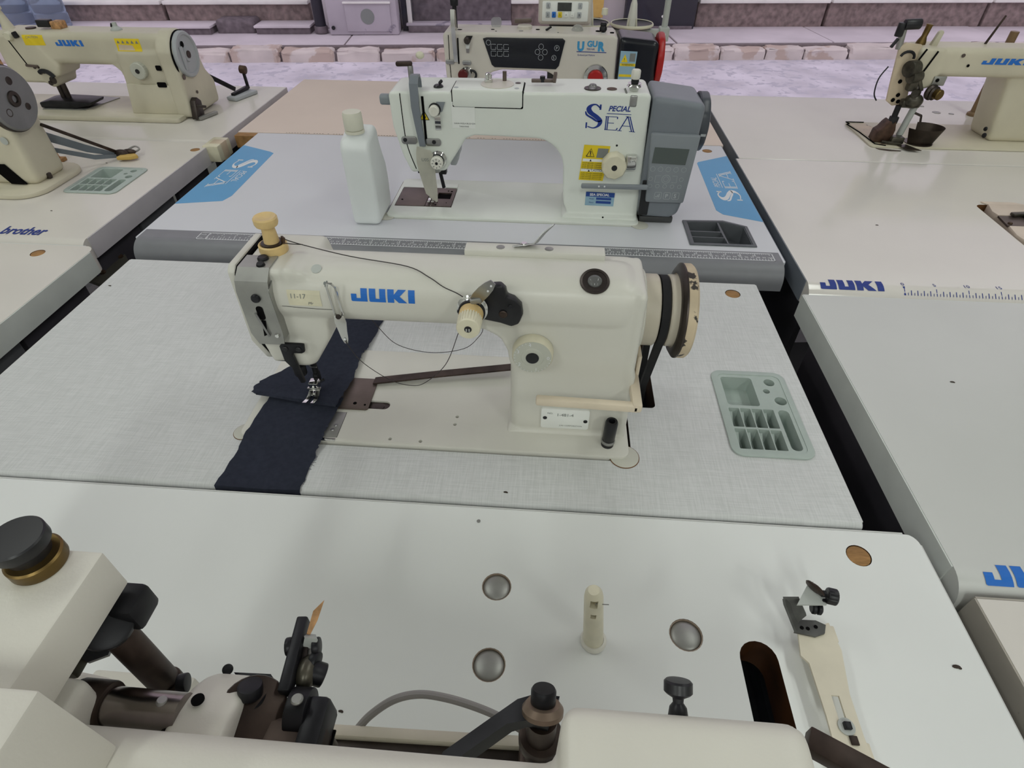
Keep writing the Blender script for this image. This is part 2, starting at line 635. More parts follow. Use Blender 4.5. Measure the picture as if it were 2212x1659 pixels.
JUKI = [[(0, .60), (.34, .60), (.34, .28), (.60, .28), (.60, 1), (1.0, 1), (1.0, 0), (.06, 0), (0, .06)],
        [(1.12, 1), (1.52, 1), (1.52, .28), (1.76, .28), (1.76, 1), (2.14, 1), (2.14, 0), (1.18, 0), (1.12, .06)],
        [(2.26, 1), (2.66, 1), (2.66, .64), (2.92, 1), (3.42, 1), (3.02, .52), (3.46, 0), (2.94, 0), (2.66, .36), (2.66, 0), (2.26, 0)],
        [(3.54, 1), (3.94, 1), (3.94, 0), (3.54, 0)]]
def juki(w, h, slant=0.0):
    return [[(x/3.94*w + slant*y*h, y*h) for x, y in p] for p in JUKI]

def dice(g, step=.003):
    """slice flat print into small squares (in X and Z) so that it can follow a curved surface"""
    for ax in (0, 2):
        cs = [v.co[ax] for v in g.bm.verts]
        n = V((1, 0, 0)) if ax == 0 else V((0, 0, 1))
        k = math.floor(min(cs)/step)*step + step
        while k < max(cs):
            bmesh.ops.bisect_plane(g.bm, geom=g.bm.verts[:]+g.bm.edges[:]+g.bm.faces[:], plane_co=n*k, plane_no=n)
            k += step
    return g

def drape(g, target, d=(0, 1, 0), off=.0004, back=.08, step=.003):
    """push the vertices of a print along d on to the surface of an object"""
    if step:
        dice(g, step)
    me = target.data
    L = root_of(target).location
    bv = BVHTree.FromPolygons([v.co + L for v in me.vertices], [p.vertices[:] for p in me.polygons])
    d = V(d).normalized()
    for v in g.bm.verts:
        hit = bv.ray_cast(v.co - d*back, d)
        if hit[0]:
            v.co = hit[0] - d*off
    return g


# ------------------------------------------------------------------ the shop: floor, walls, ceiling, window
RX, RY0, RY1, RZ = 2.7, -2.6, 2.16, 2.0
def struct(name, g, mat, smooth=0):
    return tag(obj(name, g, mat, None, smooth), kind='structure')

struct('floor', G().box(-RX, RX, RY0, RY1, FLOOR-.05, FLOOR), 'floor_dark')
struct('ceiling', G().box(-RX, RX, RY0, RY1+.12, RZ, RZ+.05), 'ceiling_paint')
struct('wall_left', G().box(-RX-.1, -RX, RY0, RY1, FLOOR, RZ), 'wall_paint')
struct('wall_right', G().box(RX, RX+.1, RY0, RY1, FLOOR, RZ), 'wall_paint')
struct('wall_back', G().box(-RX-.1, RX+.1, RY0-.1, RY0, FLOOR, RZ), 'wall_paint')
wf = struct('wall_front', G().box(-RX-.1, RX+.1, RY1, RY1+.12, FLOOR-.02, -.22).box(-RX-.1, RX+.1, RY1, RY1+.12, 1.85, RZ)
            .box(-RX-.1, -2.5, RY1, RY1+.12, -.22, 1.85).box(2.5, RX+.1, RY1, RY1+.12, -.22, 1.85), 'wall_paint')
win = tag(obj('window_1', G().box(-2.5, 2.5, RY1+.03, RY1+.09, -.22, -.18).box(-2.5, 2.5, RY1+.03, RY1+.09, 1.81, 1.85)
          .box(-2.5, -2.45, RY1+.03, RY1+.09, -.18, 1.81).box(2.45, 2.5, RY1+.03, RY1+.09, -.18, 1.81), 'edge_grey', None, 0), kind='structure')
obj('window_pane', G().box(-2.45, 2.45, RY1+.057, RY1+.061, -.18, 1.81), 'glass', win, 0)

def ceiling_lamp(x, y, label, watt):
    t = thing('ceiling_lamp', label, 'lamp', (x, y, RZ), 'tube lamps on the ceiling')
    obj('housing', G().box(x-.09, x+.09, y-.62, y+.62, RZ-.05, RZ, .008), 'lamp_housing', t)
    obj('diffuser', G().box(x-.075, x+.075, y-.6, y+.6, RZ-.075, RZ-.05, .01), 'lamp_glow', t)
    l = bpy.data.lights.new('lamp_light', 'AREA')
    l.shape = 'RECTANGLE'; l.size = .15; l.size_y = 1.2
    l.energy = watt; l.color = (.95, 1.0, .94)
    lo = bpy.data.objects.new('lamp_light', l)
    C.objects.link(lo); lo.parent = t
    lo.location = (0, 0, -.08)
for x, y, q, wt_ in ((-1.35, .9, 'ceiling tube lamp over the left-hand tables near the window', 7), (1.25, .9, 'ceiling tube lamp over the right-hand tables near the window', 7),
                     (-1.7, -1.7, 'ceiling tube lamp at the left rear of the shop', 20), (0, -1.8, 'unseen tube lamp added in the middle of the shop rear to soften shadows', 20), (1.7, -1.7, 'ceiling tube lamp at the right rear of the shop', 20)):  # middle rear lamp is an unseen addition that softens the shadows
    ceiling_lamp(x, y, q, wt_)

# ------------------------------------------------------------------ the street outside (turned six degrees to the shop front)
RZ6 = Matrix.Rotation(R(6), 4, 'Z')
def st(name, g, mat, parent=None, smooth=0):
    """street piece given in street axes; the turned object or its turned root carries the six degrees"""
    me = mesh_from(g, smooth)
    if parent is None:
        o = link(name, me, mat)
        o.rotation_euler.z = R(6)
        return o
    rt_ = root_of(parent)
    rt_.rotation_euler.z = R(6)
    me.transform(Matrix.Translation(-(RZ6.inverted() @ rt_.location)))
    o = link(name, me, mat)
    o.parent = parent
    return o
PV = -.66
tag(st('road', G().box(-12, 12, 1.6, 5.86, FLOOR-.2, FLOOR), 'asphalt'), kind='structure')
tag(st('pavement', G().box(-12, 12, 5.8, 8.2, FLOOR-.2, PV-.006), 'mortar'), kind='structure')
pav = bpy.data.objects['pavement']
u = -9.0
i = 0
while u < 9:
    wd = random.uniform(1.35, 1.75)
    st('paving_slab', G().box(u, u+wd-.012, 5.866, 6.56, PV-.05, PV+random.uniform(-.004, .004), .008), 'pavement', pav, 35)
    u += wd; i += 1
krb = tag(st('kerb', G().box(-12, 12, 5.70, 5.86, FLOOR-.1, PV-.03), 'mortar'), kind='structure')
u = -8.0
while u < 8:
    wd = random.uniform(.34, .52)
    g = G().box(u, u+wd-random.uniform(.012, .03), 5.67, 5.85, FLOOR-.06, PV+random.uniform(-.022, .004), .026, 3)
    bmesh.ops.subdivide_edges(g.bm, edges=[e for e in g.bm.edges if e.calc_length() > .1], cuts=3, use_grid_fill=True)
    for v in g.bm.verts:
        v.co += V((random.uniform(-.009, .009), random.uniform(-.010, .010), random.uniform(-.008, .008)))
    st('kerb_stone', g, 'kerb_stone', krb, 35)
    u += wd
bld = tag(st('building_wall', G().box(-12, 12, 6.620, 7.440, FLOOR, 4.2), 'facade'), kind='structure')
for a, b in ((-9, -6.240), (-6.220, -4.9), (-4.88, -3.1), (-3.08, -1.72), (.2, 1.0), (2.02, 3.3), (3.32, 4.9), (4.92, 7.0)):
    st('plinth_block', G().box(a, b-.01, 6.540, 6.640, PV-.05, PV+.205, .012), 'granite', bld, 35)
    st('sill_ledge', G().box(a, b-.004, 6.495, 6.660, PV+.205, PV+.235, .006), 'ledge_stone', bld, 35)
# low stepped basement lights in front of the plinth
for a, b, v, h, m in ((-4.9, -3.42, 6.14, .05, 'granite_dark'), (-3.40, -2.62, 6.27, .05, 'granite_dark'), (-2.2, -1.70, 6.28, .05, 'granite_dark')):
    s2 = st('basement_step', G().box(a, b, v+.02, 6.560, PV-.03, PV+h, .006), m, bld, 35)
    st('step_slab', G().box(a-.01, b+.01, v, 6.560, PV+h, PV+h+.02, .004), 'pavement', s2, 35)
st('stone_patch', G().box(-2.58, -2.22, 6.340, 6.560, PV-.03, PV+.11, .03, 3), 'granite_dark', bld, 35)
t = thing('drain_pipe', 'dark drain pipe standing beside the pale stone cabinet across the street', 'pipe', RZ6 @ V((-1.62, 6.340, PV)))
st('pipe', G().cyl((-1.60, 6.340, PV), (-1.60, 6.340, PV+2.5), .05, bev=.005), 'black_paint', t, 35)
st('pipe_foot', G().cyl((-1.60, 6.340, PV), (-1.60, 6.340, PV+.06), .062, bev=.008), 'granite_dark', t, 35)
t = thing('stone_cabinet', 'pale grey cabinet with a recessed door and dark round stain on the far pavement', 'cabinet', RZ6 @ V((-1.2, 6.340, PV)))
st('body', G().box(-1.50, -.86, 6.240, 6.560, PV, PV+.36, .01), 'cabinet_paint', t, 35)
st('door', G().box(-1.33, -.92, 6.225, 6.240, PV+.03, PV+.25, .004), 'cabinet_paint', t, 35)
st('lid', G().box(-1.34, -.91, 6.210, 6.250, PV+.25, PV+.265, .004), 'ledge_stone', t, 35)
st('door_knob', G().cyl((-1.46, 6.240, PV+.06), (-1.46, 6.225, PV+.06), .016), 'black_oxide', t, 35)
st('stain', G().lathe([(0, 0), (.05, .0008), (.062, .001), (.062, .0012), (0, .0016)], (-1.13, 6.223, PV+.15), (0, -1, 0), 18), 'ink_grey', t, 35)
t = thing('door_frame', 'dark door frame with a white post across the street behind the far machine', 'door frame', RZ6 @ V((-.75, 6.440, PV)))
st('dark_post', G().box(-.84, -.79, 6.420, 6.500, PV, PV+2.3, .006), 'black_paint', t, 35)
st('white_post', G().box(-.785, -.745, 6.400, 6.440, PV, PV+2.3, .004), 'ledge_stone', t, 35)
st('threshold', G().box(-.78, .2, 6.340, 6.560, PV, PV+.05, .006), 'granite_dark', t, 35)
st('threshold_top', G().box(-.80, .2, 6.360, 6.560, PV+.05, PV+.07, .004), 'cabinet_paint', t, 35)
st('door_panel', G().box(-.74, .2, 6.500, 6.560, PV+.07, PV+2.2, .006), 'granite_dark', t, 35)
t = thing('black_panel', 'black painted scuffed panel standing on the far pavement', 'panel', RZ6 @ V((1.55, 6.540, PV)))
st('panel', G().box(1.30, 1.98, 6.440, 6.540, PV, PV+1.0, .006), 'black_paint', t, 35)
st('panel_foot', G().box(1.32, 1.96, 6.425, 6.460, PV, PV+.03, .004), 'granite_dark', t, 35)
st('bolt', G().cyl((1.66, 6.440, PV+.11), (1.66, 6.432, PV+.11), .011, seg=14), 'ledge_stone', t, 35)
t = thing('yellow_board', 'ochre yellow board leaning behind the black thread cone plate', 'board', RZ6 @ V((.95, 6.340, PV)))
st('board', G().box(.86, 1.08, 6.440, 6.500, PV+.1, PV+.9, .004), 'yellow_board', t, 35)
st('board_foot', G().box(.88, 1.06, 6.420, 6.500, PV, PV+.1, .004), 'granite_dark', t, 35)
def water_jug(x, v, label):
    t = thing('water_jug', label, 'water jug', RZ6 @ V((x, v, PV)), 'clear blue water jugs on the far pavement')
    p = [(.10, 0), (.13, .012), (.135, .03), (.135, .085), (.128, .095), (.135, .105), (.135, .17), (.128, .18), (.135, .19), (.135, .26), (.12, .30), (.05, .345), (.03, .36), (.03, .40)]
    st('jug', G().lathe(p, (x, v, PV), seg=24), 'water_jug', t, 60)
    st('cap', G().cyl((x, v, PV+.40), (x, v, PV+.43), .034), 'jug_blue', t, 35)
    st('base_ring', G().lathe([(.128, .0), (.139, .004), (.139, .03), (.13, .034)], (x, v, PV), seg=24), 'jug_blue', t, 60)
water_jug(-4.02, 6.30, 'clear blue water jug at the right end of the row by the granite wall')
water_jug(-4.33, 6.30, 'clear blue water jug in the middle of the row by the granite wall')
water_jug(-4.64, 6.30, 'clear blue water jug second from the left of the row by the granite wall')
water_jug(-4.95, 6.30, 'clear blue water jug nearest the blue crate')
t = thing('blue_crate', 'blue plastic crate at the far left edge of the street', 'crate', RZ6 @ V((-5.5, 6.3, PV)))
st('crate_wall', G().box(-5.75, -5.28, 6.2, 6.23, PV, PV+.4, .008).box(-5.75, -5.28, 6.5, 6.53, PV, PV+.4, .008).box(-5.75, -5.72, 6.2, 6.53, PV, PV+.4, .008).box(-5.31, -5.28, 6.2, 6.53, PV, PV+.4, .008), 'jug_blue', t, 35)
st('crate_rim', G().box(-5.77, -5.26, 6.185, 6.545, PV+.36, PV+.385, .006), 'jug_blue', t, 35)


# ------------------------------------------------------------------ work tables
def slot_cut(x0, x1, y0, y1, r, z=-.1):
    return G().prism(rrect(x0, x1, y0, y1, r), 'XY', z, .02)

def table(label, x0, x1, y0, y1, top='laminate', edge='edge_grey', cuts=(), rf=.006, corner=.0, core='wood_core', legs=True, th=.04, group=None, zt=0.0, stand='stand_steel'):
    cx, cy = (x0+x1)/2, (y0+y1)/2
    t = thing('work_table', label, 'table', (cx, cy, FLOOR), group)
    g = G()
    # profile across Y with a rounded front edge, extruded along X
    prof = [(y1, zt-th), (y1, zt-.001), (y1-.001, zt)]
    prof += [(y0+rf+p[0], zt-rf+p[1]) for p in arc(0, 0, rf, 90, 180, 8)]
    prof += [(y0, zt-th)]
    g.prism(prof, 'YZ', x0, x1)
    if corner:
        g2 = G().prism([(x1-corner, y1+.01), (x1+.01, y1+.01), (x1+.01, y1-corner)] + [(x1-corner+corner*math.cos(R(a)), y1-corner+corner*math.sin(R(a))) for a in range(0, 91, 15)][0:], 'XY', -.2, .2)
        cuts = list(cuts) + [g2]
    me = cut_mesh(g, list(cuts)) if cuts else mesh_from(g)
    o = link('worktop', me, [top, core], t)
    L = t.location
    for p in me.polygons:
        c = p.center + L
        if abs(p.normal.z) < .5 and x0+.004 < c.x < x1-.004 and y0+.03 < c.y < y1-.004 and not (corner and c.x > x1-corner-.01 and c.y > y1-corner-.01):
            p.material_index = 1
    e = .0016
    g = G()
    cr = corner
    g.box(x1, x1+e, y0+rf, y1-cr, zt-th, zt-.0006).box(x0-e, x0, y0+rf, y1, zt-th, zt-.0006)
    g.box(x0, x1-cr, y1, y1+e, zt-th, zt-.0006)
    obj('edge_band', g, edge, t)
    if legs:
        for s, sx in ((0, x0+.09), (1, x1-.09)):
            obj('leg', G().box(sx-.03, sx+.03, cy-.045, cy+.045, FLOOR+.05, zt-th-.03, .004), stand, t)
            obj('foot', G().box(sx-.03, sx+.03, cy-.24, cy+.24, FLOOR, FLOOR+.05, .006), stand, t)
            obj('top_bracket', G().box(sx-.03, sx+.03, cy-.2, cy+.2, zt-th-.03, zt-th-.0005, .003), stand, t)
        obj('cross_beam', G().box(x0+.12, x1-.12, cy-.02, cy+.02, FLOOR+.2, FLOOR+.26, .003), stand, t)
    return t

def plug(t, x, y, r=.011):
    obj('wood_plug', G().lathe([(0, -.006), (r, -.006), (r, -.0006), (r*.93, -.0002), (0, -.0002)], (x, y, 0), seg=20), 'wood_plug', t)
def hole(x, y, r, z=-.007):
    return G().cyl((x, y, z), (x, y, .02), r, seg=24)

# --- the near table (only its rear half is in view)
A = table('near white work table with three steel hole caps and a long belt slot', -.745, .384, -.19, .360, 'laminate', 'laminate_grey', zt=.0, core='wood_core_oily', corner=.012,
          cuts=[slot_cut(.180, .212, .13, .238, .0158), hole(.318, .331, .0118), hole(-.033, .272, .0138, -.004), hole(-.033, .201, .0142, -.004), hole(.137, .239, .0146, -.004)], stand='stand_steel')
plug(A, .318, .331)
for x, y, r, d in ((-.033, .272, .0128, 0), (-.033, .201, .0132, .4), (.137, .239, .0134, 1.0)):
    cp = obj('hole_cap', G().lathe([(0, .0010), (r*.4, .0007), (r*.75, -.0003), (r*.96, -.0016), (r*1.0, -.0024), (r*1.0, -.0036)], (x, y, 0), seg=40), 'steel_dull', A)
    obj('cap_rim', G().lathe([(r*1.002, -.0036), (r*1.006, -.0010), (r*1.03, -.0002), (r*1.07, -.0003), (r*1.075, -.0030)], (x, y, 0), seg=40), 'rim_tan', cp)

# --- the centre table with linen-patterned laminate
BED = (-.363, .103, .437, .607)
B = table('centre work table with pale linen-patterned top and a grey-green tray', -.716, .336, .366, .827, 'linen_laminate', 'laminate_grey', core='wood_core_shaded',
          cuts=[slot_cut(-.3560, .1062, .4345, .6105, .012), slot_cut(.1195, .1425, .525, .655, .006), hole(.294, .797, .0118), slot_cut(.2265, .3125, .4565, .5985, .012)])
plug(B, .294, .797)

# --- the blue-cornered table behind it
CT = table('work table with bright blue corner stickers and a grey ruler front', -.752, .405, .904, 1.462, 'laminate_blue', 'edge_slate', core='wood_core', rf=.002,
           cuts=[slot_cut(-.320, .169, 1.015, 1.199, .012), hole(.365, 1.425, .0115), G().prism([(.2535, .9545), (.3665, .9545), (.3665, 1.028), (.327, 1.049), (.2535, 1.045)], 'XY', -.1, .02)])
plug(CT, .365, 1.425)
# --- the bare table behind that
DT = table('bare pale beige table top right behind the blue-cornered table', -.806, .41, 1.466, 1.96, 'mdf_pale', 'mdf_pale', rf=.001)
# --- left column
ET = table('left table with a grey edge lettered at its front corner', -2.05, -.838, .872, 1.385, 'laminate_warm', 'edge_purple', rf=.022, cuts=[slot_cut(-1.0085, -.9025, 1.0815, 1.2085, .014), hole(-.855, 1.335, .011)])
plug(ET, -.855, 1.335)
FT = table('front-left table with a chipped pale grey-green edge', -2.0, -.802, .30, .866, 'laminate_warm', 'edge_green_band', rf=.01, cuts=[hole(-.889, .835, .0118)], corner=.02, stand='stand_steel')
plug(FT, -.889, .835)
GT = table('far-left table standing against the shop window', -2.10, -.832, 1.392, 1.87, 'laminate_warm', 'edge_purple', rf=.01)
# --- right column
KT = table('far-right glossy table in front of the shop window', .432, 1.75, 1.385, 1.892, 'laminate_gloss', 'edge_slate', rf=.004)
HT = table('right table with a ruler printed along its rounded front edge', .424, 1.75, .818, 1.382, 'laminate_gloss', 'edge_slate', rf=.030,
           cuts=[slot_cut(.850, 1.33, .985, 1.168, .012)])
IT = table('right table in the middle with a plain grey-green side edge', .405, 1.75, .300, .803, 'laminate_grey', 'edge_green_band', rf=.026)
JT = table('nearest right-hand table with a scuffed taupe edge', .410, 1.75, -.26, .294, 'laminate_warm', 'edge_taupe', rf=.01, corner=.0)

# --- the pieces that belong to single tables
# grey ruler front of the blue-cornered table
prof = [(.9355, -.0005), (.9355, .0006), (.906, .0006)] + [(.906+p[0], -.0295+p[1]) for p in arc(0, 0, .030, 90, 180, 8)] + [(.876, -.041), (.9035, -.041)]
obj('ruler_front', G().prism(prof, 'YZ', -.748, .401), 'pvc_grey', CT)
def ruler_cm(g, x0, x1, y, n, L5, L1, w):
    for i in range(n+1):
        x = x0 + (x1-x0)*i/n
        L = L5 if i % 5 == 0 else L1
        g += [[(x-w/2, y), (x+w/2, y), (x+w/2, y+L), (x-w/2, y+L)]]
polys = []
rx0, rx1 = -.640, .389
ruler_cm(polys, -.620, .383, 0, 200, .0068, .0040, .0010)
n = 8*40
for i in range(n+1):
    x = -.620 + 1.003*i/n
    L = .0060 if i % 8 == 0 else (.0042 if i % 4 == 0 else .0028)
    polys.append([(x-.0005, .0225-L), (x+.0005, .0225-L), (x+.0005, .0225), (x-.0005, .0225)])
for a, b, c2, d in ((rx0, rx1, -.0016, -.0001), (rx0, rx1, .0226, .0241), (rx0, rx0+.0015, -.0016, .0241), (rx1-.0015, rx1, -.0016, .0241), (-.623, -.6215, -.0016, .0241)):
    polys.append([(a, c2), (b, c2), (b, d), (a, d)])
g = flat(polys, frame((0, .9065, .0009), (1, 0, 0), (0, 1, 0)))
for i in range(1, 101):
    g.add(text_g(str(i), .0064, frame((-.620+.01003*i-.001, .9065+.0066, .0009), (1, 0, 0), (0, 1, 0)), align='CENTER'))
for i in range(1, 40):
    g.add(text_g(str(i), .0070, frame((-.620+.02507*i-.002, .9065+.0118, .0009), (1, 0, 0), (0, 1, 0)), align='CENTER'))
g.add(text_g('inch', .0062, frame((-.637, .9065+.014, .0009), (1, 0, 0), (0, 1, 0)))).add(text_g('cm', .0062, frame((-.637, .9065+.003, .0009), (1, 0, 0), (0, 1, 0))))
obj('ruler_print', g, 'ink_white', CT, 0)

# the house lettering: big split S, small word over a rule, open-faced EA
def sea_logo(w, h):
    """2D polygons of the lettering, w wide"""
    P = []
    s = spl2([(.28, .86), (.20, .97), (.11, .95), (.06, .84), (.10, .70), (.22, .56), (.30, .42), (.28, .26), (.18, .17), (.06, .22)], 6)
    P += stroke(s, lambda t: .030 + .085*math.sin(PI*t)**2)
    P += stroke(spl2([(.285, .98), (.285, .80)], 2), .036)
    P += stroke(spl2([(.035, .36), (.035, .16)], 2), .03)
    P += stroke(spl2([(.0, .74), (.03, .62), (.14, .51), (.25, .40), (.335, .44)], 6), lambda t: .018+.035*math.sin(PI*t))
    P += stroke([(.42, .68), (.90, .66)], .022)
    for a in ([(.42, .58), (.42, .12)], [(.455, .58), (.455, .12)], [(.40, .58), (.64, .57)], [(.40, .12), (.64, .11)], [(.455, .36), (.58, .355)], [(.64, .57), (.64, .50)], [(.64, .11), (.66, .19)],
              [(.84, .60), (.70, .10)], [(.84, .60), (.95, .07)], [(.885, .57), (.99, .07)], [(.745, .27), (.90, .26)], [(.66, .10), (.75, .095)], [(.90, .075), (1.02, .065)], [(.80, .59), (.90, .58)]):
        P += stroke(a, .021)
    return [[(x*w, y*h) for x, y in p] for p in P]
# corner stickers
def sticker(name, pts, mat, par, z=.0003):
    return obj(name, G().prism(pts, 'XY', .00005, z), mat, par, 0)
stL = sticker('corner_sticker', [(-.752, 1.372), (-.748, 1.372), (-.672, 1.337), (-.660, 1.328), (-.655, 1.09), (-.663, 1.065), (-.752, 1.045)], 'sticker_blue', CT)
stR = sticker('corner_sticker', [(.332, 1.352), (.405, 1.395), (.405, 1.055), (.335, 1.082), (.325, 1.10), (.328, 1.345)], 'sticker_blue', CT)
# left: reads from the left edge, right: reads from the right edge
fm = frame((-.735, 1.285, .0005), (0, -1, 0), (1, 0, 0))
g = flat(sea_logo(.155, .062), fm)
g.add(text_g('PECIAL', .019, frame((-.735+.046, 1.285-.066, .0005), (0, -1, 0), (1, 0, 0)), shear=.2))
obj('sticker_lettering', g, 'ink_white', stL, 0)
g = flat(sea_logo(.155, .055), frame((.3965, 1.145, .0005), (0, 1, 0), (-1, 0, 0)))
g.add(text_g('PECIAL', .017, frame((.3965-.041, 1.145+.066, .0005), (0, 1, 0), (-1, 0, 0)), shear=.2))
obj('sticker_lettering', g, 'ink_white', stR, 0)
# torn paper edge: little dark perforations along the bare table front
pf = []
for i in range(150):
    x = -.69 + i*.0072
    if x < .33 and random.random() < .8:
        pf.append([(x, 1.4672), (x+.004, 1.4672), (x+.0035, 1.4696), (x+.0004, 1.4692)])
obj('edge_perforation', flat(pf, Matrix.Translation((0, 0, .0004))), 'rust_iron', DT, 0)
obj('bare_corner', G().box(-.806, -.7535, 1.44, 1.464, -.03, -.001), 'wood_plug', CT, 0)

# right table with printed ruler: front edge prints follow the rounding
def edge_map(g, x0, s0, y0, rf, off=.0006):
    """wrap a flat drawing (x, v) round the front rounding of a table; s0 is the arc length of its base line"""
    for v in g.bm.verts:
        s = s0 - v.co.y
        if s > 0:
            a = s/rf
            v.co = V((x0+v.co.x, y0+rf-(rf+off)*math.sin(a), -rf+(rf+off)*math.cos(a)))
        else:
            v.co = V((x0+v.co.x, y0+rf-s, off))
    return g
I4 = Matrix.Identity(4)
def subdiv(g, n=4):
    for k in range(n):
        bmesh.ops.bisect_plane(g.bm, geom=g.bm.verts[:]+g.bm.edges[:]+g.bm.faces[:], plane_co=(0, .004+.005*k, 0), plane_no=(0, 1, 0))
    return g
obj('edge_logo', edge_map(subdiv(flat(juki(.100, .0215), I4)), .443, .0180, .818, .030), 'ink_navy', HT, 0)
pl = []
for i in range(0, 60):
    x = .132 + i*.010
    L = .0125 if i % 5 == 0 else (.0085 if i % 1 == 0 else .006)
    pl.append([(x-.0006, 0), (x+.0006, 0), (x+.0006, L), (x-.0006, L)])
    pl.append([(x+.005-.0004, 0), (x+.005+.0004, 0), (x+.005+.0004, .0045), (x+.005-.0004, .0045)])
pl.append([(.1305, 0), (.1335, 0), (.1335, .016), (.1305, .016)])
g = flat(pl, I4)
for i in range(0, 60, 5):
    g.add(text_g(str(i), .0105, Matrix.Translation((.132+i*.01, .0185, 0)), align='CENTER'))
obj('edge_ruler', edge_map(g, .443, .0230, .818, .030), 'ink_navy', HT, 0)
obj('edge_logo', edge_map(subdiv(flat(juki(.100, .0205), I4)), .430, .0165, .300, .026), 'ink_blue', IT, 0)
obj('edge_logo', edge_map(text_g('brother', .040, I4, bold=.0010, xscale=.66), -1.010, -.004, .872, .022), 'ink_navy', ET, 0)
# protective clear strips at the table corners on the left
t = thing('corner_block', 'cream taped block wedged between the two left tables', 'block', (-.82, 1.388, -.045))
obj('block', G().box(-.848, -.808, 1.352, 1.418, -.036, .003, .004), 'tape_old', t)
obj('tape', G().box(-.838, -.8075, 1.37, 1.40, -.037, .0036, .002), 'cream_worn', t)
# stand bracket in the left gap
t = thing('stand_bracket', 'olive steel stand bracket with bolts in the left gap', 'bracket', (-.79, .86, FLOOR))
obj('post', G().box(-.815, -.775, .84, .90, FLOOR, -.09, .003), 'stand_olive', t)
obj('plate', G().slab([(-0.9597, 0.9583, -0.0850), (-0.9606, 1.0775, -0.0850), (-0.9355, 1.0688, -0.0850), (-0.8198, 0.9420, -0.0850), (-0.8201, 0.8658, -0.0850), (-0.8881, 0.8934, -0.0850)], (0, 0, -.008)), 'stand_olive', t)
for q in ((-0.9130, 0.9998, -0.0850), (-0.8624, 0.9733, -0.0850), (-0.8686, 0.9472, -0.0850), (-0.8612, 0.9125, -0.0850)):
    obj('bolt', G().hexnut(q, (q[0], q[1], q[2]+.005), .006), 'rust_iron', t)
obj('foot', G().box(-.815, -.775, .70, 1.0, FLOOR, FLOOR+.04, .004), 'stand_olive', t)
# dark side panels of the stands, added full length to keep the gaps dark
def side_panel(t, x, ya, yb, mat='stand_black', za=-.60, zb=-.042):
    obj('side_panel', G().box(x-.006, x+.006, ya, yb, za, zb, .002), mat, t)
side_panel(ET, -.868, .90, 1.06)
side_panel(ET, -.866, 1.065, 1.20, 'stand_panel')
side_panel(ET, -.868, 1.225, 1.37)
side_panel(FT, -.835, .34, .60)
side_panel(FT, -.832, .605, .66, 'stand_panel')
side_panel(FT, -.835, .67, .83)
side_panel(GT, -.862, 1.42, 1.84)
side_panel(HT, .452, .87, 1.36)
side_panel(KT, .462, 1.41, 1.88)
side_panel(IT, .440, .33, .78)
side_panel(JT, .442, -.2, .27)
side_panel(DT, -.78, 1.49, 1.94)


# ------------------------------------------------------------------ centre machine (cream, double chain stitch)
MB = thing('sewing_machine', 'cream industrial sewing machine with handwheel and navy cloth under its foot', 'sewing machine', (-.13, .52, 0))
bedg = G().prism(rrect(-.3535, .103, .437, .607, .011), 'XY', -.028, .0045, .0012)
bed = link('bed', cut_mesh(bedg, [G().prism(rrect(-.30, -.187, .493, .5075, .007), 'XY', .0015, .02), G().box(-.337, -.2365, .4425, .485, .002, .02)] +
           [G().cyl((x, y, -.002), (x, y, .02), .0022, seg=12) for x, y in ((-.101, .487), (-.102, .474), (-.174, .445), (-.138, .444))]), 'cream_paint', MB)
obj('bed_slot_steel', G().prism(rrect(-.2995, -.1875, .4935, .507, .0065), 'XY', .0008, .0022).lathe([(0, .0022), (.006, .0022), (.006, .0028), (0, .0034)], (-.20, .500, 0)), 'steel_dark', bed)
obj('slide_plate', G().box(-.336, -.237, .443, .4845, .002, .0048, .0004), 'steel_dull', bed)
obj('front_roll', G().cyl((-.334, .4395, .0032), (-.2375, .4395, .0032), .0024), 'chrome', bed)
sp = obj('needle_plate', G().prism(rrect(-.338, -.212, .489, .546, .004), 'XY', .0046, .0066, .0004), 'steel_brown', bed)
obj('plate_screw', G().screw((-.2305, .499, .0062), (0, 0, 1), .0024, .001), 'black_hole', sp)
obj('plate_screw', G().screw((-.2175, .497, .0062), (0, 0, 1), .0014, .001), 'black_hole', sp)
for x, y in ((-.2435, .462), (-.2455, .4545)):
    obj('plate_screw', G().screw((x, y, .0046), (0, 0, 1), .0024, .0012), 'steel', bed)
obj('cover_strip', G().sheet([(-.2165, .5405, .0078), (-.13, .556, .0125), (-.036, .573, .016)], (0, 1, -.1), .0135, .002), 'brown_iron', bed)

g = G()
g.box(-.304, .096, .466, .541, .146, .2060, .026, 5)                       # arm
g.box(-.036, .097, .470, .552, .0, .200, .014, 3)                         # column
g.prism([(-.036, .10), (-.036, .165), (-.085, .165), (-.083, .149), (-.062, .146), (-.046, .136), (-.039, .12)], 'XZ', .474, .556)
g.prism([(-.304, .2075), (-.238, .2075), (-.226, .155), (-.228, .126), (-.252, .089), (-.258, .087), (-.262, .112), (-.278, .112), (-.279, .093), (-.300, .088), (-.306, .12), (-.306, .19)], 'XZ', .472, .552, .006)   # head
g.box(-.283, -.250, .4655, .49, .088, .126, .010, 3)                      # boss over the presser bar
g.box(-.262, -.246, .4695, .51, .190, .2105, .005, 2)                      # square boss on the head top
g.box(.086, .0975, .468, .546, .088, .2000, .018, 4)                       # end flange
g.box(.089, .0995, .468, .564, .0, .10, .004)
g.box(-.040, .0995, .466, .566, .0, .007, .004)
body = cast('body', g, 'cream_paint', MB, .0023, 7, .6)

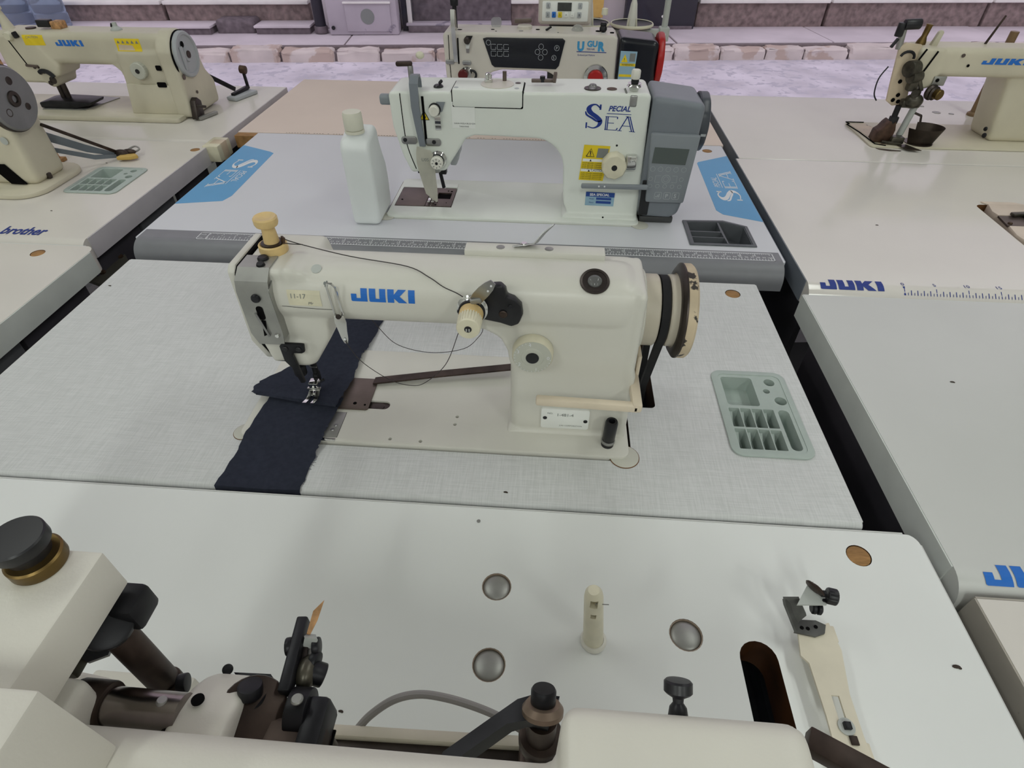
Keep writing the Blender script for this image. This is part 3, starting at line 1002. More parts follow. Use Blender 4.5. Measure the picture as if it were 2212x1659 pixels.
# face plate on the left end
fp = G().prism([(.474, .203), (.480, .209), (.545, .209), (.552, .202), (.552, .10), (.538, .083), (.489, .083), (.472, .12)], 'YZ', -.3165, -.3085, .002)
obj('face_plate', fp, 'cream_paint', MB)
obj('plate_gap_shade', G().prism([(.4735, .201), (.481, .207), (.544, .207), (.551, .200), (.551, .101), (.538, .085), (.489, .085), (.4725, .12)], 'YZ', -.3088, -.3055), 'black_hole', MB)  # dark filler painting the shade in the face plate gap
# bent steel guard over the take-up lever
th = .0012
gd = G().sheet([(-.2885, .499, .2085), (-.2885, .476, .2085), (-.2885, .4640, .200), (-.2885, .4605, .190), (-.288, .4602, .14), (-.2865, .4604, .126)], (1, 0, 0), [.032, .032, .033, .033, .034, .027], th)
guard = obj('take_up_guard', gd, 'steel_dull', MB)
obj('guard_flange', G().slab([(-.2722, .4605, .193), (-.2722, .4605, .132), (-.2722, .478, .132), (-.2722, .478, .200)], (.001, 0, 0)), 'steel_dull', guard)
for x, y, z, a, r in ((-.285, .492, .2090, (0, 0, 1), .0055), (-.2825, .480, .2088, (0, -.2, 1), .0042), (-.2865, .4593, .184, (0, -1, 0), .0046)):
    obj('screw', G().screw((x, y, z), a, r, .003), 'black_oxide', guard)
obj('guard_slot', G().prism(rrect(-.2905, -.2835, .158, .174, .003), 'XZ', .4590, .4597), 'black_hole', guard)
obj('guard_slot', G().prism([(-.2915, .137), (-.2875, .139), (-.2845, .1565), (-.2885, .1575)], 'XZ', .4590, .4597), 'black_hole', guard)
obj('take_up_lever', G().bar((-.2905, .456, .168), (-.2855, .4585, .138), .003, .002), 'steel', guard)
obj('screw', G().screw((-.277, .4595, .139), (0, -1, 0), .0026, .0022), 'chrome', guard)
# presser bar guide bracket (black) and foot
br = G().prism([(-.2795, .124), (-.2765, .1275), (-.256, .1275), (-.2525, .1270), (-.2535, .1175), (-.257, .1155), (-.266, .1155), (-.2675, .112), (-.266, .0985), (-.2635, .0735), (-.2685, .0725), (-.2735, .095), (-.279, .104)], 'XZ', .4592, .4632, .0008)
brk = obj('presser_bracket', br, 'black_oxide', MB)
for x in (-.2735, -.259):
    obj('screw', G().screw((x, .459, .1215), (0, -1, 0), .0032, .0014), 'black_plastic', brk)
obj('needle_bar', G().cyl((-.291, .505, .05), (-.291, .505, .092), .0042).cyl((-.291, .505, .046), (-.291, .505, .060), .0075, bev=.001), 'black_oxide', MB)
obj('presser_bar', G().cyl((-.278, 0.5160, .028), (-.278, 0.5160, .098), .0036).box(-.283, -.270, 0.5100, 0.5220, .060, .074, .0015).box(-.281, -.275, 0.5110, 0.5210, .026, .040, .001), 'black_oxide', MB)
obj('thread_clip', G().tube([(-.286, 0.5120, .064), (-.276, 0.5040, .058), (-.268, 0.5020, .060)], .0008, 6), 'steel', MB)
ft = G().box(-.2835, -.2725, 0.5050, 0.5160, .019, .030, .0012).box(-.2865, -.2695, 0.5045, 0.5085, .0185, .0225, .0010)
ft.sheet([(-.2815, 0.5080, .020), (-.2825, 0.5000, .0155), (-.2835, 0.4930, .0142), (-.285, 0.4860, .0152)], (1, 0, 0), .0046, .0018)
ft.sheet([(-.2735, 0.5080, .020), (-.2730, 0.5000, .0155), (-.2735, 0.4930, .0142), (-.275, 0.4860, .0152)], (1, 0, 0), .0046, .0018)
ft.box(-.2815, -.2735, 0.4990, 0.5155, .0140, .0160, .0005).bar((-.2725, 0.5120, .027), (-.266, 0.5150, .029), .004, .002)
bmesh.ops.translate(ft.bm, vec=(0, -.006, .0055), verts=ft.bm.verts)
obj('presser_foot', ft, 'chrome', MB)
obj('head_shaft', G().cyl((-.296, .478, .0905), (-.279, .478, .0905), .0022), 'chrome', MB)

# yellowed thread post on the head
pst = G().lathe([(0, 0), (.0135, 0), (.0145, .003), (.0142, .0095), (.0125, .0105), (.0105, .0085), (.0082, .0085), (.0078, .012), (.0066, .026), (.0066, .0285), (.0108, .0300), (.0118, .0325), (.0118, .0375), (.0106, .0390), (.0085, .0386), (.0060, .0375), (0, .0372)], (-.2815, .512, .2062))
pin = obj('thread_post', pst, 'plastic_yellowed', MB)
obj('thread_wrap', G().lathe([(.0082, .009), (.0112, .0102), (.0112, .0112), (.0082, .0118)], (-.2815, .512, .2062), seg=20), 'steel_dark', pin)
obj('clip_leaf', G().bar((-.270, .512, .217), (-.269, .513, .223), .006, .002), 'rust_iron', pin)
obj('rivet', G().lathe([(0, .0), (.0052, 0), (.0052, .001), (0, .0016)], (-.229, .4845, .2045), (0, -.45, .9), 18), 'edge_green', MB)

# steel double thread guide on the arm front
gl = G()
gl.tube([(-.2115, .4625, .168), (-.2125, .461, .199), (-.2105, .460, .204), (-.2065, .460, .204), (-.2045, .461, .199), (-.2030, .4625, .168), (-.2055, .4625, .163), (-.2090, .4625, .163), (-.2115, .4625, .168)], .0012, 8)
gl.sheet([(-.2072, .4615, .166), (-.2068, .4605, .158), (-.2064, .460, .148), (-.2058, .4597, .138), (-.2052, .459, .133)], (1, 0, 0), [.010, .0118, .0088, .0066, .003], .001)
gd2 = obj('thread_guide', gl, 'chrome', MB)
obj('screw', G().screw((-.2075, .4605, .1655), (0, -1, 0), .0028, .002), 'steel_dark', gd2)
obj('guide_eye', G().screw((-.2056, .4585, .1385), (0, -1, 0), .0013, .001), 'ink_white', gd2)

# tension assembly
tn = G()
pl = []
def blob(cs):
    return cs
tn.prism([(-.066, .1925), (-.060, .205), (-.0505, .211), (-.043, .212), (-.0385, .207), (-.0375, .200), (-.030, .197), (-.0235, .190), (-.022, .180), (-.0255, .169), (-.033, .165), (-.044, .169), (-.064, .173)], 'XZ', .4555, .4665, .0028)
ten = obj('tension_bracket', tn, 'black_plastic', MB)
obj('screw', G().screw((-.041, .4548, .181), (0, -1, 0), .0042, .0012), 'brown_iron', ten)
obj('screw', G().screw((-.034, .4548, .190), (0, -1, 0), .0022, .0008), 'black_oxide', ten)
obj('tension_disc', G().lathe([(.004, 0), (.0125, 0), (.0150, .0018), (.0125, .0036), (.0150, .0054), (.0125, .0066), (.011, .0090)], (-.0705, .4575, .1860), (0, -1, 0)), 'chrome', ten)
obj('disc_spring', G().lathe([(.0118, .006), (.0130, .007), (.0130, .0098), (.0110, .0105)], (-.0705, .4575, .1860), (0, -1, 0)), 'black_oxide', ten)
kn = G().lathe([(.0112, .010), (.0116, .0105), (.0116, .0205), (.0112, .021)], (-.0705, .4575, .1860), (0, -1, 0))
knob = obj('tension_knob', kn, 'plastic_yellowed', ten)
def rib(a, h):
    return 1 + .04*(1 if math.cos(a*26) > -.4 else -1.6)
obj('knob_grip', G().lathe([(.0112, .0208), (.0112, .0345), (.0104, .0362), (0, .0362)], (-.0705, .4575, .1860), (0, -1, 0), 208, wob=lambda a, h: rib(a, h) if h < .0345 else 1.0), 'plastic_cream', knob)
obj('knob_screw', G().lathe([(0, 0), (.0034, 0), (.0034, .0009), (.0026, .0012), (0, .0012)], (-.0705, .4217, .1860), (0, -1, 0), 20), 'black_oxide', knob)
obj('screw_face', G().box(-.0725, -.0711, .4197, .4207, .1843, .1877).box(-.0699, -.0685, .4197, .4207, .1843, .1877), 'chrome', knob)
# bent steel leaf above the tension
lf = G().sheet([(-.067, .4485, .1985), (-.0635, .447, .2045), (-.0580, .444, .2125), (-.0525, .4425, .2195), (-.0485, .442, .2245)], (.6, .0, -.62), [.012, .0125, .0125, .0105, .006], .0009)
leaf = obj('thread_leaf', lf, 'steel', ten)
obj('leaf_clamp', G().bar((-.071, .4475, .1985), (-.0605, .4475, .2015), .004, .005, (0, 0, 1), .0008), 'steel_dull', ten)
for a, b in ((-.0505, .2205), (-.0535, .215)):
    obj('leaf_eye', G().screw((a, .4415, b), (0, -1, .3), .001, .0006), 'ink_white', leaf)

# stitch dial
dl = obj('stitch_dial', G().lathe([(.0212, 0), (.0216, .001), (.0212, .0095), (.0200, .0118), (.0116, .0120), (.0112, .0126), (.0096, .0128), (0, .0128)], (-.0115, .4695, .1270), (0, -1, 0), 48), 'plastic_cream', MB)
obj('dial_face', G().lathe([(0, .0), (.0198, .0), (.0198, .0004), (.0118, .0004), (.0112, .0010), (.0096, .0012), (0, .0012)], (-.0115, .4576, .1270), (0, -1, 0), 48), 'dial_grey', dl)
obj('dial_hub', G().lathe([(0, 0), (.0068, 0), (.0066, .0008), (0, .001)], (-.0115, .4563, .1270), (0, -1, 0), 28), 'black_plastic', dl)
g = G()
for txt, an in (('0', 0), ('4', 100), ('3', 155), ('2', 215), ('1', 285)):
    a = R(an)
    q = V((-.0115 + .0162*math.cos(a), .4570, .1270 + .0162*math.sin(a)))
    g.add(text_g(txt, .0056, frame(q - V((.0014, 0, .0018)), *XZ)))
tk = []
for an in range(100, 360, 12):
    a = R(an)
    tk += stroke([(.0180*math.cos(a), .0180*math.sin(a)), (.0194*math.cos(a), .0194*math.sin(a))], .0005)
g.add(flat(tk, frame((-.0115, .4570, .1270), *XZ)))
obj('dial_print', g, 'ink_white', dl, 0)

# feed lever
lv = G()
lv.bar((-.006, .4405, .0835), (.102, .4405, .0805), .009, .0095, (0, 0, 1), .0022)
lv.box(.0945, .1055, .436, .508, .0755, .0870, .003)
lv.box(.1010, .1058, .486, .512, .078, .112, .003)
fl = obj('feed_lever', lv, 'cream_lever', MB)
obj('lever_shaft', G().cyl((.095, .500, .098), (.1065, .500, .098), .006), 'black_oxide', fl)
obj('lever_gap_shade', G().box(.0975, .1008, .505, .516, .085, .142, .002), 'steel_dark', MB)  # dark piece in place of the shadow gap at the lever

# name plate
npl = obj('name_plate', G().prism(rrect(.0005, .0555, .0150, .0455, .003), 'XZ', .4668, .4702, .0003), 'sticker_white', MB)
for x, z in ((.0050, .0315), (.0515, .0285)):
    obj('plate_screw', G().screw((x, .4668, z), (0, -1, 0), .0024, .0009), 'black_oxide', npl)
g = text_g('1-481-4', .0062, frame((.018, .4664, .0352), *XZ)).add(text_g('JUKI CORPORATION', .0028, frame((.022, .4664, .0195), *XZ))).add(text_g('NO.', .0036, frame((.0075, .4664, .038), *XZ)))
obj('plate_text', g, 'ink_grey', npl, 0)
# black rubber-topped peg
pg = obj('oil_peg', G().lathe([(.0072, 0), (.0072, .002), (.0066, .004), (.0066, .0075), (.0072, .0085), (.0072, .036), (.0062, .0385), (.0038, .0385), (.0038, .030), (0, .030)], (.0785, .4555, .0045), (.03, 0, 1)), 'black_plastic', MB)
obj('peg_clip', G().lathe([(.0074, .0045), (.0080, .0055), (.0080, .008), (.0074, .009)], (.0785, .4555, .0045), (.03, 0, 1), 24), 'steel', pg)

# handwheel, belt
wc = (0, .522, .1485)
hw = obj('handwheel', G().lathe([(.020, .0990), (.0382, .0998), (.0382, .1148), (.0370, .1162), (.030, .1170), (.030, .1262), (.0370, .1270), (.0382, .1282), (.0382, .1360), (.040, .1365)], wc, (1, 0, 0), 64, cap=False), 'wheel_paint', MB)
obj('wheel_rim', G().lathe([(.039, .1358), (.0445, .1362), (.0496, .1395), (.0502, .1430), (.0502, .1488), (.0482, .1510), (.0395, .1515), (.0350, .1480), (.014, .147), (.014, .152), (0, .152)], wc, (1, 0, 0), 64, cap=False), 'wheel_rim_paint', hw)
obj('rim_groove', G().lathe([(.0396, .1352), (.0455, .1355), (.0505, .1388), (.0507, .1402), (.0498, .1408)], wc, (1, 0, 0), 64, cap=False), 'steel_dark', hw)
obj('end_collar', G().lathe([(.0425, .0950), (.0425, .1000), (.0410, .1010), (.03, .1010)], wc, (1, 0, 0), 64, cap=False), 'cream_paint', MB)
path = [(.1290, .592, -.30), (.1280, .575, -.02)] + [(.1216, .522 + .0345*math.cos(R(a)), .1485 + .0345*math.sin(R(a))) for a in range(-12, 205, 9)] + [(.1265, .5475, .02), (.1285, .556, -.02), (.130, .60, -.30)]
obj('drive_belt', G().sheet(path, (1, 0, 0), .0080, .006), 'rubber', MB)

# oil sight glass, rear cover, rear lifter, upright guide
og = obj('oil_window', G().lathe([(.0145, 0), (.0140, .0012), (.0120, .0005), (.011, -.002), (0, -.002)], (.0455, .4830, .2045), (0, -.42, .9), 36), 'steel_dark', MB)
obj('window_dome', G().lathe([(.0072, -.001), (.0068, .0012), (.0045, .0032), (0, .0040)], (.0455, .4830, .2045), (0, -.42, .9), 24), 'clear_plastic', og)
tcv = obj('top_cover', G().box(-.087, .0575, .5235, .542, .2000, .2105, .0025, 2), 'cream_paint', MB)
for x in (-.050, .0):
    obj('cover_screw', G().screw((x, .532, .2103), (0, 0, 1), .0045, .0008), 'steel_dull', tcv)
ug = obj('rear_thread_guide', G().sheet([(-.036, .534, .2115), (-.024, .535, .2125), (-.014, .536, .2145), (-.006, .538, .225), (.004, .539, .2345)], (.3, .8, -.3), [.010, .010, .011, .0115, .0035], .0010), 'steel', MB)
obj('guide_screw', G().screw((-.026, .534, .2135), (0, 0, 1), .0036, .002), 'chrome', ug)
lh = G().prism([(-.060, .1465), (-.034, .146), (-.034, .084), (-.040, .082), (-.0465, .086), (-.0475, .096), (-.0445, .101), (-.0425, .126), (-.047, .1275), (-.047, .122), (-.058, .122), (-.0600, .126)], 'XZ', .530, .548, .001)
obj('knee_lifter_hook', lh, 'black_oxide', MB)

# prints
g = flat(juki(.0635, .0128), frame((-.1925, .44, .1812), *XZ))
obj('logo', drape(g, body, (0, 1, 0), .0005), 'ink_blue', MB, 0)
tp = obj('tape_label', drape(flat([[(-.2575 + i*.0042, .173), (-.2575+(i+1)*.0042, .173), (-.2575+(i+1)*.0042, .190), (-.2575+i*.0042, .190)] for i in range(8)], frame((0, .44, 0), *XZ)), body, (0, 1, 0), .0004), 'tape_old', MB, 0)
g = text_g('11-17', .0072, frame((-.2555, .44, .1815), *XZ), shear=.05).add(text_g('Mr', .0045, frame((-.238, .44, .175), *XZ), shear=.3))
obj('tape_writing', drape(g, body, (0, 1, 0), .0007), 'ink_grey', tp, 0)
for x, z, r in ((-.2185, .1965, .0014), (-.2165, .1975, .0010), (-.2175, .1945, .0012)):
    obj('paint_chip', drape(G().lathe([(0, 0), (r, 0)], (x, .44, z), (0, -1, 0), 7, cap=False), body, (0, 1, 0), .0004), 'ink_grey', MB, 0)

# sewing thread
th1 = [(-.2705, .512, .2222), (-.252, .512, .2160), (-.20, .505, .2085), (-.140, .492, .2075), (-.115, .478, .2045), (-.100, .469, .200), (-.085, .462, .1975), (-.074, .4525, .1965)]
obj('thread', G().tube(th1, .0005, 6, 6), 'thread_dark', MB)
th2 = [(-.2705, .512, .217), (-.262, .512, .216), (-.25, .512, .2158)]
obj('thread', G().tube(th2, .0005, 6, 3), 'thread_dark', MB)
th3 = [(-.0800, .4505, .176), (-.0855, .452, .158), (-.103, .46, .110), (-.130, .468, .075), (-.148, .47, .068), (-.170, .468, .077), (-.195, .462, .107), (-.2056, .4575, .1375)]
obj('thread', G().tube(th3, .00042, 6, 8), 'thread_dark', MB)
th4 = [(-.066, .452, .172), (-.070, .52, .115), (-.080, .555, .076), (-.100, .558, .054), (-.142, .56, .0435), (-.183, .56, .053), (-.204, .56, .078), (-.2225, .555, .12)]
obj('thread', G().tube(th4, .00042, 6, 8), 'thread_dark', MB)
obj('thread', drape(G().tube([(-.266 + i*.0058, .44, .1715 - .0022*math.sin(i/9*1.5)) for i in range(10)], .0003, 5), body, (0, 1, 0), .0004), 'thread_dark', MB)

# rubber corner pads let into the table
for x, y, r in ((.0975, .4415, .0165), (-.3505, .4470, .0125)):
    p = tag(obj('corner_pad', G().lathe([(0, .0003), (r, .0003), (r, .0011), (r*.92, .0015), (0, .0015)], (x, y, 0), seg=36), 'pad_grey', B), None)
    obj('pad_edge', G().lathe([(r, .0003), (r*1.05, .0003), (r*1.05, .0006), (r, .0008)], (x, y, 0), seg=36, cap=False), 'wood_core', p)

# ------------------------------------------------------------------ navy cloth under the foot
def cloth_mesh(rows, nu=26, fray=.0011, seed=1, wave=.0012, dome=0):
    rnd = random.Random(seed)
    rows = [V(r) if False else r for r in rows]
    # densify
    dense = []
    for i in range(len(rows)-1):
        for k in range(4):
            t = k/4
            dense.append([a+(b-a)*t for a, b in zip(rows[i], rows[i+1])])
    dense.append(list(rows[-1]))
    t = bmesh.new()
    gr = []
    for i, (lx, ly, rx, ry, z) in enumerate(dense):
        line = []
        jl, jr = rnd.uniform(-fray, fray), rnd.uniform(-fray, fray)
        for k in range(nu+1):
            f = k/nu
            x = lx + (rx-lx)*f + (jl if k == 0 else 0) + (jr if k == nu else 0)
            y = ly + (ry-ly)*f
            zz = z + wave*math.sin(f*5+i*.35)*math.sin(i*.21+f*2) + wave*.6 + dome*math.sin(PI*f)
            line.append(t.verts.new((x, y, zz)))
        gr.append(line)
    for i in range(len(gr)-1):
        for k in range(nu):
            t.faces.new((gr[i][k], gr[i][k+1], gr[i+1][k+1], gr[i+1][k]))
    bmesh.ops.solidify(t, geom=t.faces[:], thickness=.0009)
    bmesh.ops.recalc_face_normals(t, faces=t.faces)
    g = G()
    return g._m(t)
CL = thing('cloth_strip', 'frayed navy cloth strip folded under the presser foot of the centre machine', 'cloth', (-.30, .5, .004))
obj('cloth', cloth_mesh([(-.3495, .3630, -.2555, .3645, -.014), (-.3495, .3655, -.255, .3670, .0006), (-.3478, .385, -.2545, .384, .0012), (-.3455, .415, -.2535, .413, .0014), (-.3450, .428, -.2530, .425, .0042), (-.3455, .436, -.2525, .434, .0072), (-.3430, .462, -.2505, .460, .0080), (-.3390, .492, -.247, .487, .0090), (-.338, .515, -.245, .505, .0090)], seed=2), 'cloth_navy', CL, 60)
obj('cloth_fold', cloth_mesh([(-.350, .500, -.2475, .488, .0105), (-.354, .4965, -.2480, .4835, .0130), (-.3575, .498, -.2470, .4845, .0168), (-.3600, .506, -.2452, .495, .0172), (-.3585, .522, -.2440, .520, .0135), (-.3430, .548, -.2435, .548, .0098), (-.329, .566, -.2445, .565, .0096), (-.3260, .592, -.2450, .590, .0098), (-.325, .603, -.2450, .598, .0085),
    (-.325, .616, -.2445, .612, .0045), (-.326, .640, -.2425, .640, .0030), (-.326, .70, -.2405, .69, .0018), (-.326, .755, -.238, .745, .0014)], seed=5, fray=.0014), 'cloth_navy', CL, 60)
fr = G()
rnd = random.Random(8)
for k in range(60):
    f = rnd.random()
    y = .37 + f*.37
    x = -.2545 + .011*f + rnd.uniform(-.0005, .001)
    fr.tube([(x-.001, y, .0035 if y < .43 or y > .62 else .0105), (x+rnd.uniform(.0012, .004), y+rnd.uniform(-.003, .003), .003 if y < .43 or y > .62 else .0095)], .00022, 4)
tag(obj('frayed_edge', fr, 'cloth_navy', CL), kind='stuff')


# ------------------------------------------------------------------ white machine with grey motor on the blue-cornered table
MC = thing('sewing_machine', 'white sewing machine with a grey motor, keypad and blue lettering', 'sewing machine', (-.06, 1.1, 0))
bg_ = G().prism(rrect(-.317, .166, 1.018, 1.196, .012), 'XY', -.028, .0045, .0012)
cbed = link('bed', cut_mesh(bg_, [G().box(-.310, -.196, 1.062, 1.152, .002, .02)]), 'white_paint', MC)
obj('slide_plate', G().box(-.309, -.250, 1.064, 1.150, .0016, .0050, .0005), 'steel_brown', cbed)
npq = link('needle_plate', cut_mesh(G().prism(rrect(-.249, -.1975, 1.064, 1.150, .003), 'XY', .0016, .0054), [G().box(-.232, -.204, 1.098, 1.127, -.01, .02)]), 'steel_brown', cbed)
obj('plate_opening', G().box(-.2318, -.2042, 1.0982, 1.1268, .0018, .0026), 'black_hole', cbed)
for x, y, r in ((-.206, 1.134, .0024), (-.213, 1.136, .0016), (-.236, 1.083, .0016), (-.228, 1.082, .0018), (-.229, 1.069, .0022), (-.209, 1.080, .001), (-.300, 1.09, .002)):
    obj('plate_screw', G().screw((x, y, .0052), (0, 0, 1), r, .0008), 'black_hole', cbed)
obj('bed_tongue', G().box(-.222, -.197, 1.152, 1.172, .0046, .0066, .001), 'white_paint', cbed)

sil = [(-.264, .2190), (.150, .2240), (.157, .2205), (.160, .12), (.164, .004), (.050, .004), (.030, .012), (.022, .030), (.0195, .06), (.0185, .092)] + \
      [(-.036+p[0], .0925+p[1]) for p in arc(0, 0, .0545, 0, 90, 8)] + \
      [(-.10, .1485), (-.142, .149), (-.158, .143), (-.168, .128), (-.196, .087), (-.2, .084), (-.262, .080), (-.275, .11), (-.2865, .16), (-.2885, .2135), (-.284, .2180)]
g = G().prism(sil, 'XZ', 1.042, 1.136, .008, 3)
g.box(.02, .164, 1.032, 1.150, .0, .010, .004)
cbody = cast('body', g, 'white_paint', MC, .0026, 4, .5)
# seam of the face plate
sm = []
fpts = [(-.2675, .216), (-.2665, .15), (-.2625, .12), (-.2525, .087)]
g = flat(stroke(spl2(fpts, 8), .0016), frame((0, .95, 0), *XZ))
obj('face_plate_seam', drape(g, cbody, (0, 1, 0), .0004, .02), 'black_hole', MC, 0)
obj('top_cover', G().box(-.178, -.057, 1.0398, 1.10, .1960, .2250, .004, 2), 'white_paint', MC)
obj('cover_gap_shade', G().box(-.1795, -.0555, 1.0410, 1.1015, .1945, .2237, .003), 'black_hole', MC)  # dark box painting the shade in the gap round the cover
for x, y, m, r in ((-.171, 1.05, 'ink_palegrey', .004), (-.068, 1.052, 'ink_palegrey', .004), (-.105, 1.057, 'steel_dark', .005), (-.068, 1.085, 'steel_dark', .005)):
    obj('cover_screw', G().screw((x, y, .2249), (0, 0, 1), r, .0008), m, MC)
# winder wheel and little fittings on top
wd = obj('bobbin_winder', G().lathe([(0, 0), (.0285, 0), (.0285, .0012), (.024, .0018), (0, .0018)], (-.103, 1.075, .2249), seg=36), 'white_warm', MC)
obj('winder_spindle', G().lathe([(.0075, .0016), (.0075, .007), (.006, .0075), (.006, .014), (.004, .016), (0, .016)], (-.119, 1.082, .2249), seg=18), 'chrome', wd)
obj('winder_pin', G().cyl((-.092, 1.092, .2255), (-.092, 1.092, .2415), .0035), 'steel_brown', wd)
obj('trip_lever', G().bar((-.045, 1.085, .2295), (-.006, 1.088, .2295), .008, .005, (0, 0, 1), .001).bar((-.006, 1.080, .2295), (-.004, 1.096, .2395), .006, .006, (0, 0, 1), .001), 'steel_brown', MC)
obj('lever_pivot', G().cyl((-.026, 1.086, .2275), (-.026, 1.086, .2365), .0045), 'black_oxide', MC)
ow = obj('oil_window', G().lathe([(.0145, .0), (.0142, .0012), (.012, .0008), (0, .0004)], (.060, 1.07, .2230), seg=32), 'steel_dark', MC)
obj('window_dome', G().lathe([(.0075, .0), (.0075, .0035), (.005, .0065), (0, .0075)], (.060, 1.07, .2235), seg=24), 'clear_plastic', ow)
obj('oil_hole', G().lathe([(.0085, 0), (.0085, .0012), (.007, .0008), (0, .0006)], (.0925, 1.068, .2230), seg=24), 'rust_iron', MC)
tp = obj('top_tension', G().lathe([(.006, -.004), (.0085, .004), (.0115, .006), (.0128, .0072), (.0115, .0085), (.0105, .010), (.0115, .0115), (.005, .013)], (.1285, 1.06, .2240), seg=28), 'chrome', MC)
obj('tension_spring', G().lathe([(.0058, .012), (.0066, .014), (.0062, .018), (.005, .019)], (.1285, 1.06, .2240), seg=20), 'black_oxide', tp)
obj('tension_cap', G().lathe([(.0066, .018), (.0074, .020), (.0074, .030), (.0062, .032), (0, .0322)], (.1285, 1.06, .2240), seg=28, wob=lambda a, h: 1+.04*math.cos(6*a)), 'plastic_white', tp)
obj('tension_foot', G().box(.122, .134, 1.040, 1.052, .2035, .2215, .002).bar((.117, 1.045, .2205), (.112, 1.05, .2295), .003, .002), 'steel', tp)
# left end fittings
obj('side_lever', G().prism(rrect(1.05, 1.066, .193, .210, .006), 'YZ', -.307, -.288, .003), 'grey_plastic_light', MC)
po = obj('presser_post', G().cyl((-.258, 1.10, .2155), (-.258, 1.10, .2455), .0048, bev=.0005), 'steel', MC)
obj('post_cap', G().bar((-.283, 1.10, .2475), (-.254, 1.10, .2485), .010, .008, (0, 0, 1), .003), 'brown_iron', po)
obj('clear_knob', G().ball((-.240, 1.105, .2605), .0075, (1, 1, .8)), 'plastic_milk', MC)
tg = obj('take_up_guard', G().sheet([(-.2405, 1.070, .2135), (-.2405, 1.068, .2295), (-.2405, 1.060, .2405), (-.2405, 1.045, .2415), (-.2408, 1.036, .2325), (-.2408, 1.033, .1975), (-.2385, 1.033, .17), (-.2350, 1.035, .131)], (1, 0, 0), [.013, .0135, .014, .0145, .0145, .014, .0125, .0105], .0035), 'grey_plastic', MC)
obj('take_up_slot', G().box(-.2310, -.2270, 1.0405, 1.0425, .135, .212), 'black_hole', MC)
obj('head_bolt', G().lathe([(.0085, 0), (.0085, .002), (.0065, .004), (0, .004)], (-.205, 1.07, .2195), seg=24).bar((-.204, 1.07, .2245), (-.198, 1.072, .2305), .006, .005, (0, 0, 1), .002), 'black_plastic', MC)
ti = obj('small_tension', G().lathe([(.0095, 0), (.0105, .002), (.0095, .006), (.0085, .007)], (-.2085, 1.041, .1925), (0, -1, 0), 28), 'black_oxide', MC)
obj('tension_button', G().lathe([(.0080, .006), (.0088, .007), (.0088, .014), (.0075, .0155), (.003, .0155), (.003, .0145), (0, .0145)], (-.2085, 1.041, .1925), (0, -1, 0), 28), 'plastic_white', ti)
obj('tension_plate', G().prism([(-.205, .204), (-.190, .204), (-.196, .189), (-.205, .186)], 'XZ', 1.039, 1.0415), 'grey_plastic_light', ti)
obj('thread_plate', G().sheet([(-.2045, 1.039, .187), (-.2045, 1.036, .182), (-.2045, 1.037, .165), (-.2050, 1.040, .158)], (1, 0, 0), .010, .001), 'chrome', MC)
for x, z in ((-.2635, .139), (-.2205, .1365)):
    pp = obj('guide_block', G().prism(rrect(x-.010, x+.018, z-.0065, z+.0065, .005), 'XZ', 1.0385, 1.042, .001), 'steel', MC)
    obj('block_screw', G().screw((x-.003 if x < -.25 else x+.006, 1.0383, z+.001), (0, -1, 0), .0036, .002), 'black_plastic', pp)
lt = obj('main_tension', G().lathe([(.014, 0), (.0152, .002), (.0135, .004), (.0152, .006), (.013, .008), (.0118, .010)], (-.2095, 1.042, .1065), (0, -1, 0), 32), 'chrome', MC)
obj('tension_spring', G().lathe([(.0118, .009), (.0122, .010), (.0122, .013), (.011, .014)], (-.2095, 1.042, .1065), (0, -1, 0), 32), 'black_oxide', lt)
obj('tension_knob', G().lathe([(.0108, .013), (.0114, .0145), (.0114, .022), (.0100, .0238), (.0034, .0238), (.0034, .0230), (0, .0230)], (-.2095, 1.042, .1065), (0, -1, 0), 40, wob=lambda a, h: 1+.02*math.cos(16*a)), 'plastic_white', lt)
obj('knob_screw', G().screw((-.2095, 1.0191, .1065), (0, -1, 0), .0026, .0006), 'black_oxide', lt)
obj('knob_print', flat(sum([stroke([(.006*math.cos(R(a)), .006*math.sin(R(a))), (.0088*math.cos(R(a)), .0088*math.sin(R(a)))], .001) for a in range(0, 360, 45)], []), frame((-.2095, 1.0180, .1065), *XZ)), 'ink_black', lt, 0)
obj('wiper_unit', G().prism([(-.186, .121), (-.1765, .110), (-.178, .098), (-.181, .094), (-.1845, .078), (-.197, .078), (-.1935, .092)], 'XZ', 1.085, 1.12, .003), 'ink_palegrey', MC)
obj('needle_clamp', G().box(-.264, -.253, 1.098, 1.112, .056, .080, .001).box(-.223, -.208, 1.098, 1.112, .055, .079, .001).cyl((-.242, 1.105, .03), (-.242, 1.105, .085), .004).cyl((-.216, 1.105, .026), (-.2215, 1.105, .06), .0035), 'black_oxide', MC)
obj('head_ring', G().lathe([(.0095, 0), (.0095, .003), (.007, .005), (0, .005)], (-.2155, 1.046, .0885), (.2, -1, -.3), 24), 'steel_dull', MC)
ft = G().box(-.246, -.234, 1.098, 1.108, .014, .03, .001)
ft.sheet([(-.243, 1.10, .016), (-.243, 1.09, .010), (-.243, 1.078, .0085), (-.243, 1.072, .0105)], (1, 0, 0), .005, .0018).sheet([(-.235, 1.10, .016), (-.235, 1.09, .010), (-.235, 1.078, .0085), (-.235, 1.072, .0105)], (1, 0, 0), .005, .0018)
obj('presser_foot', ft, 'chrome', MC)
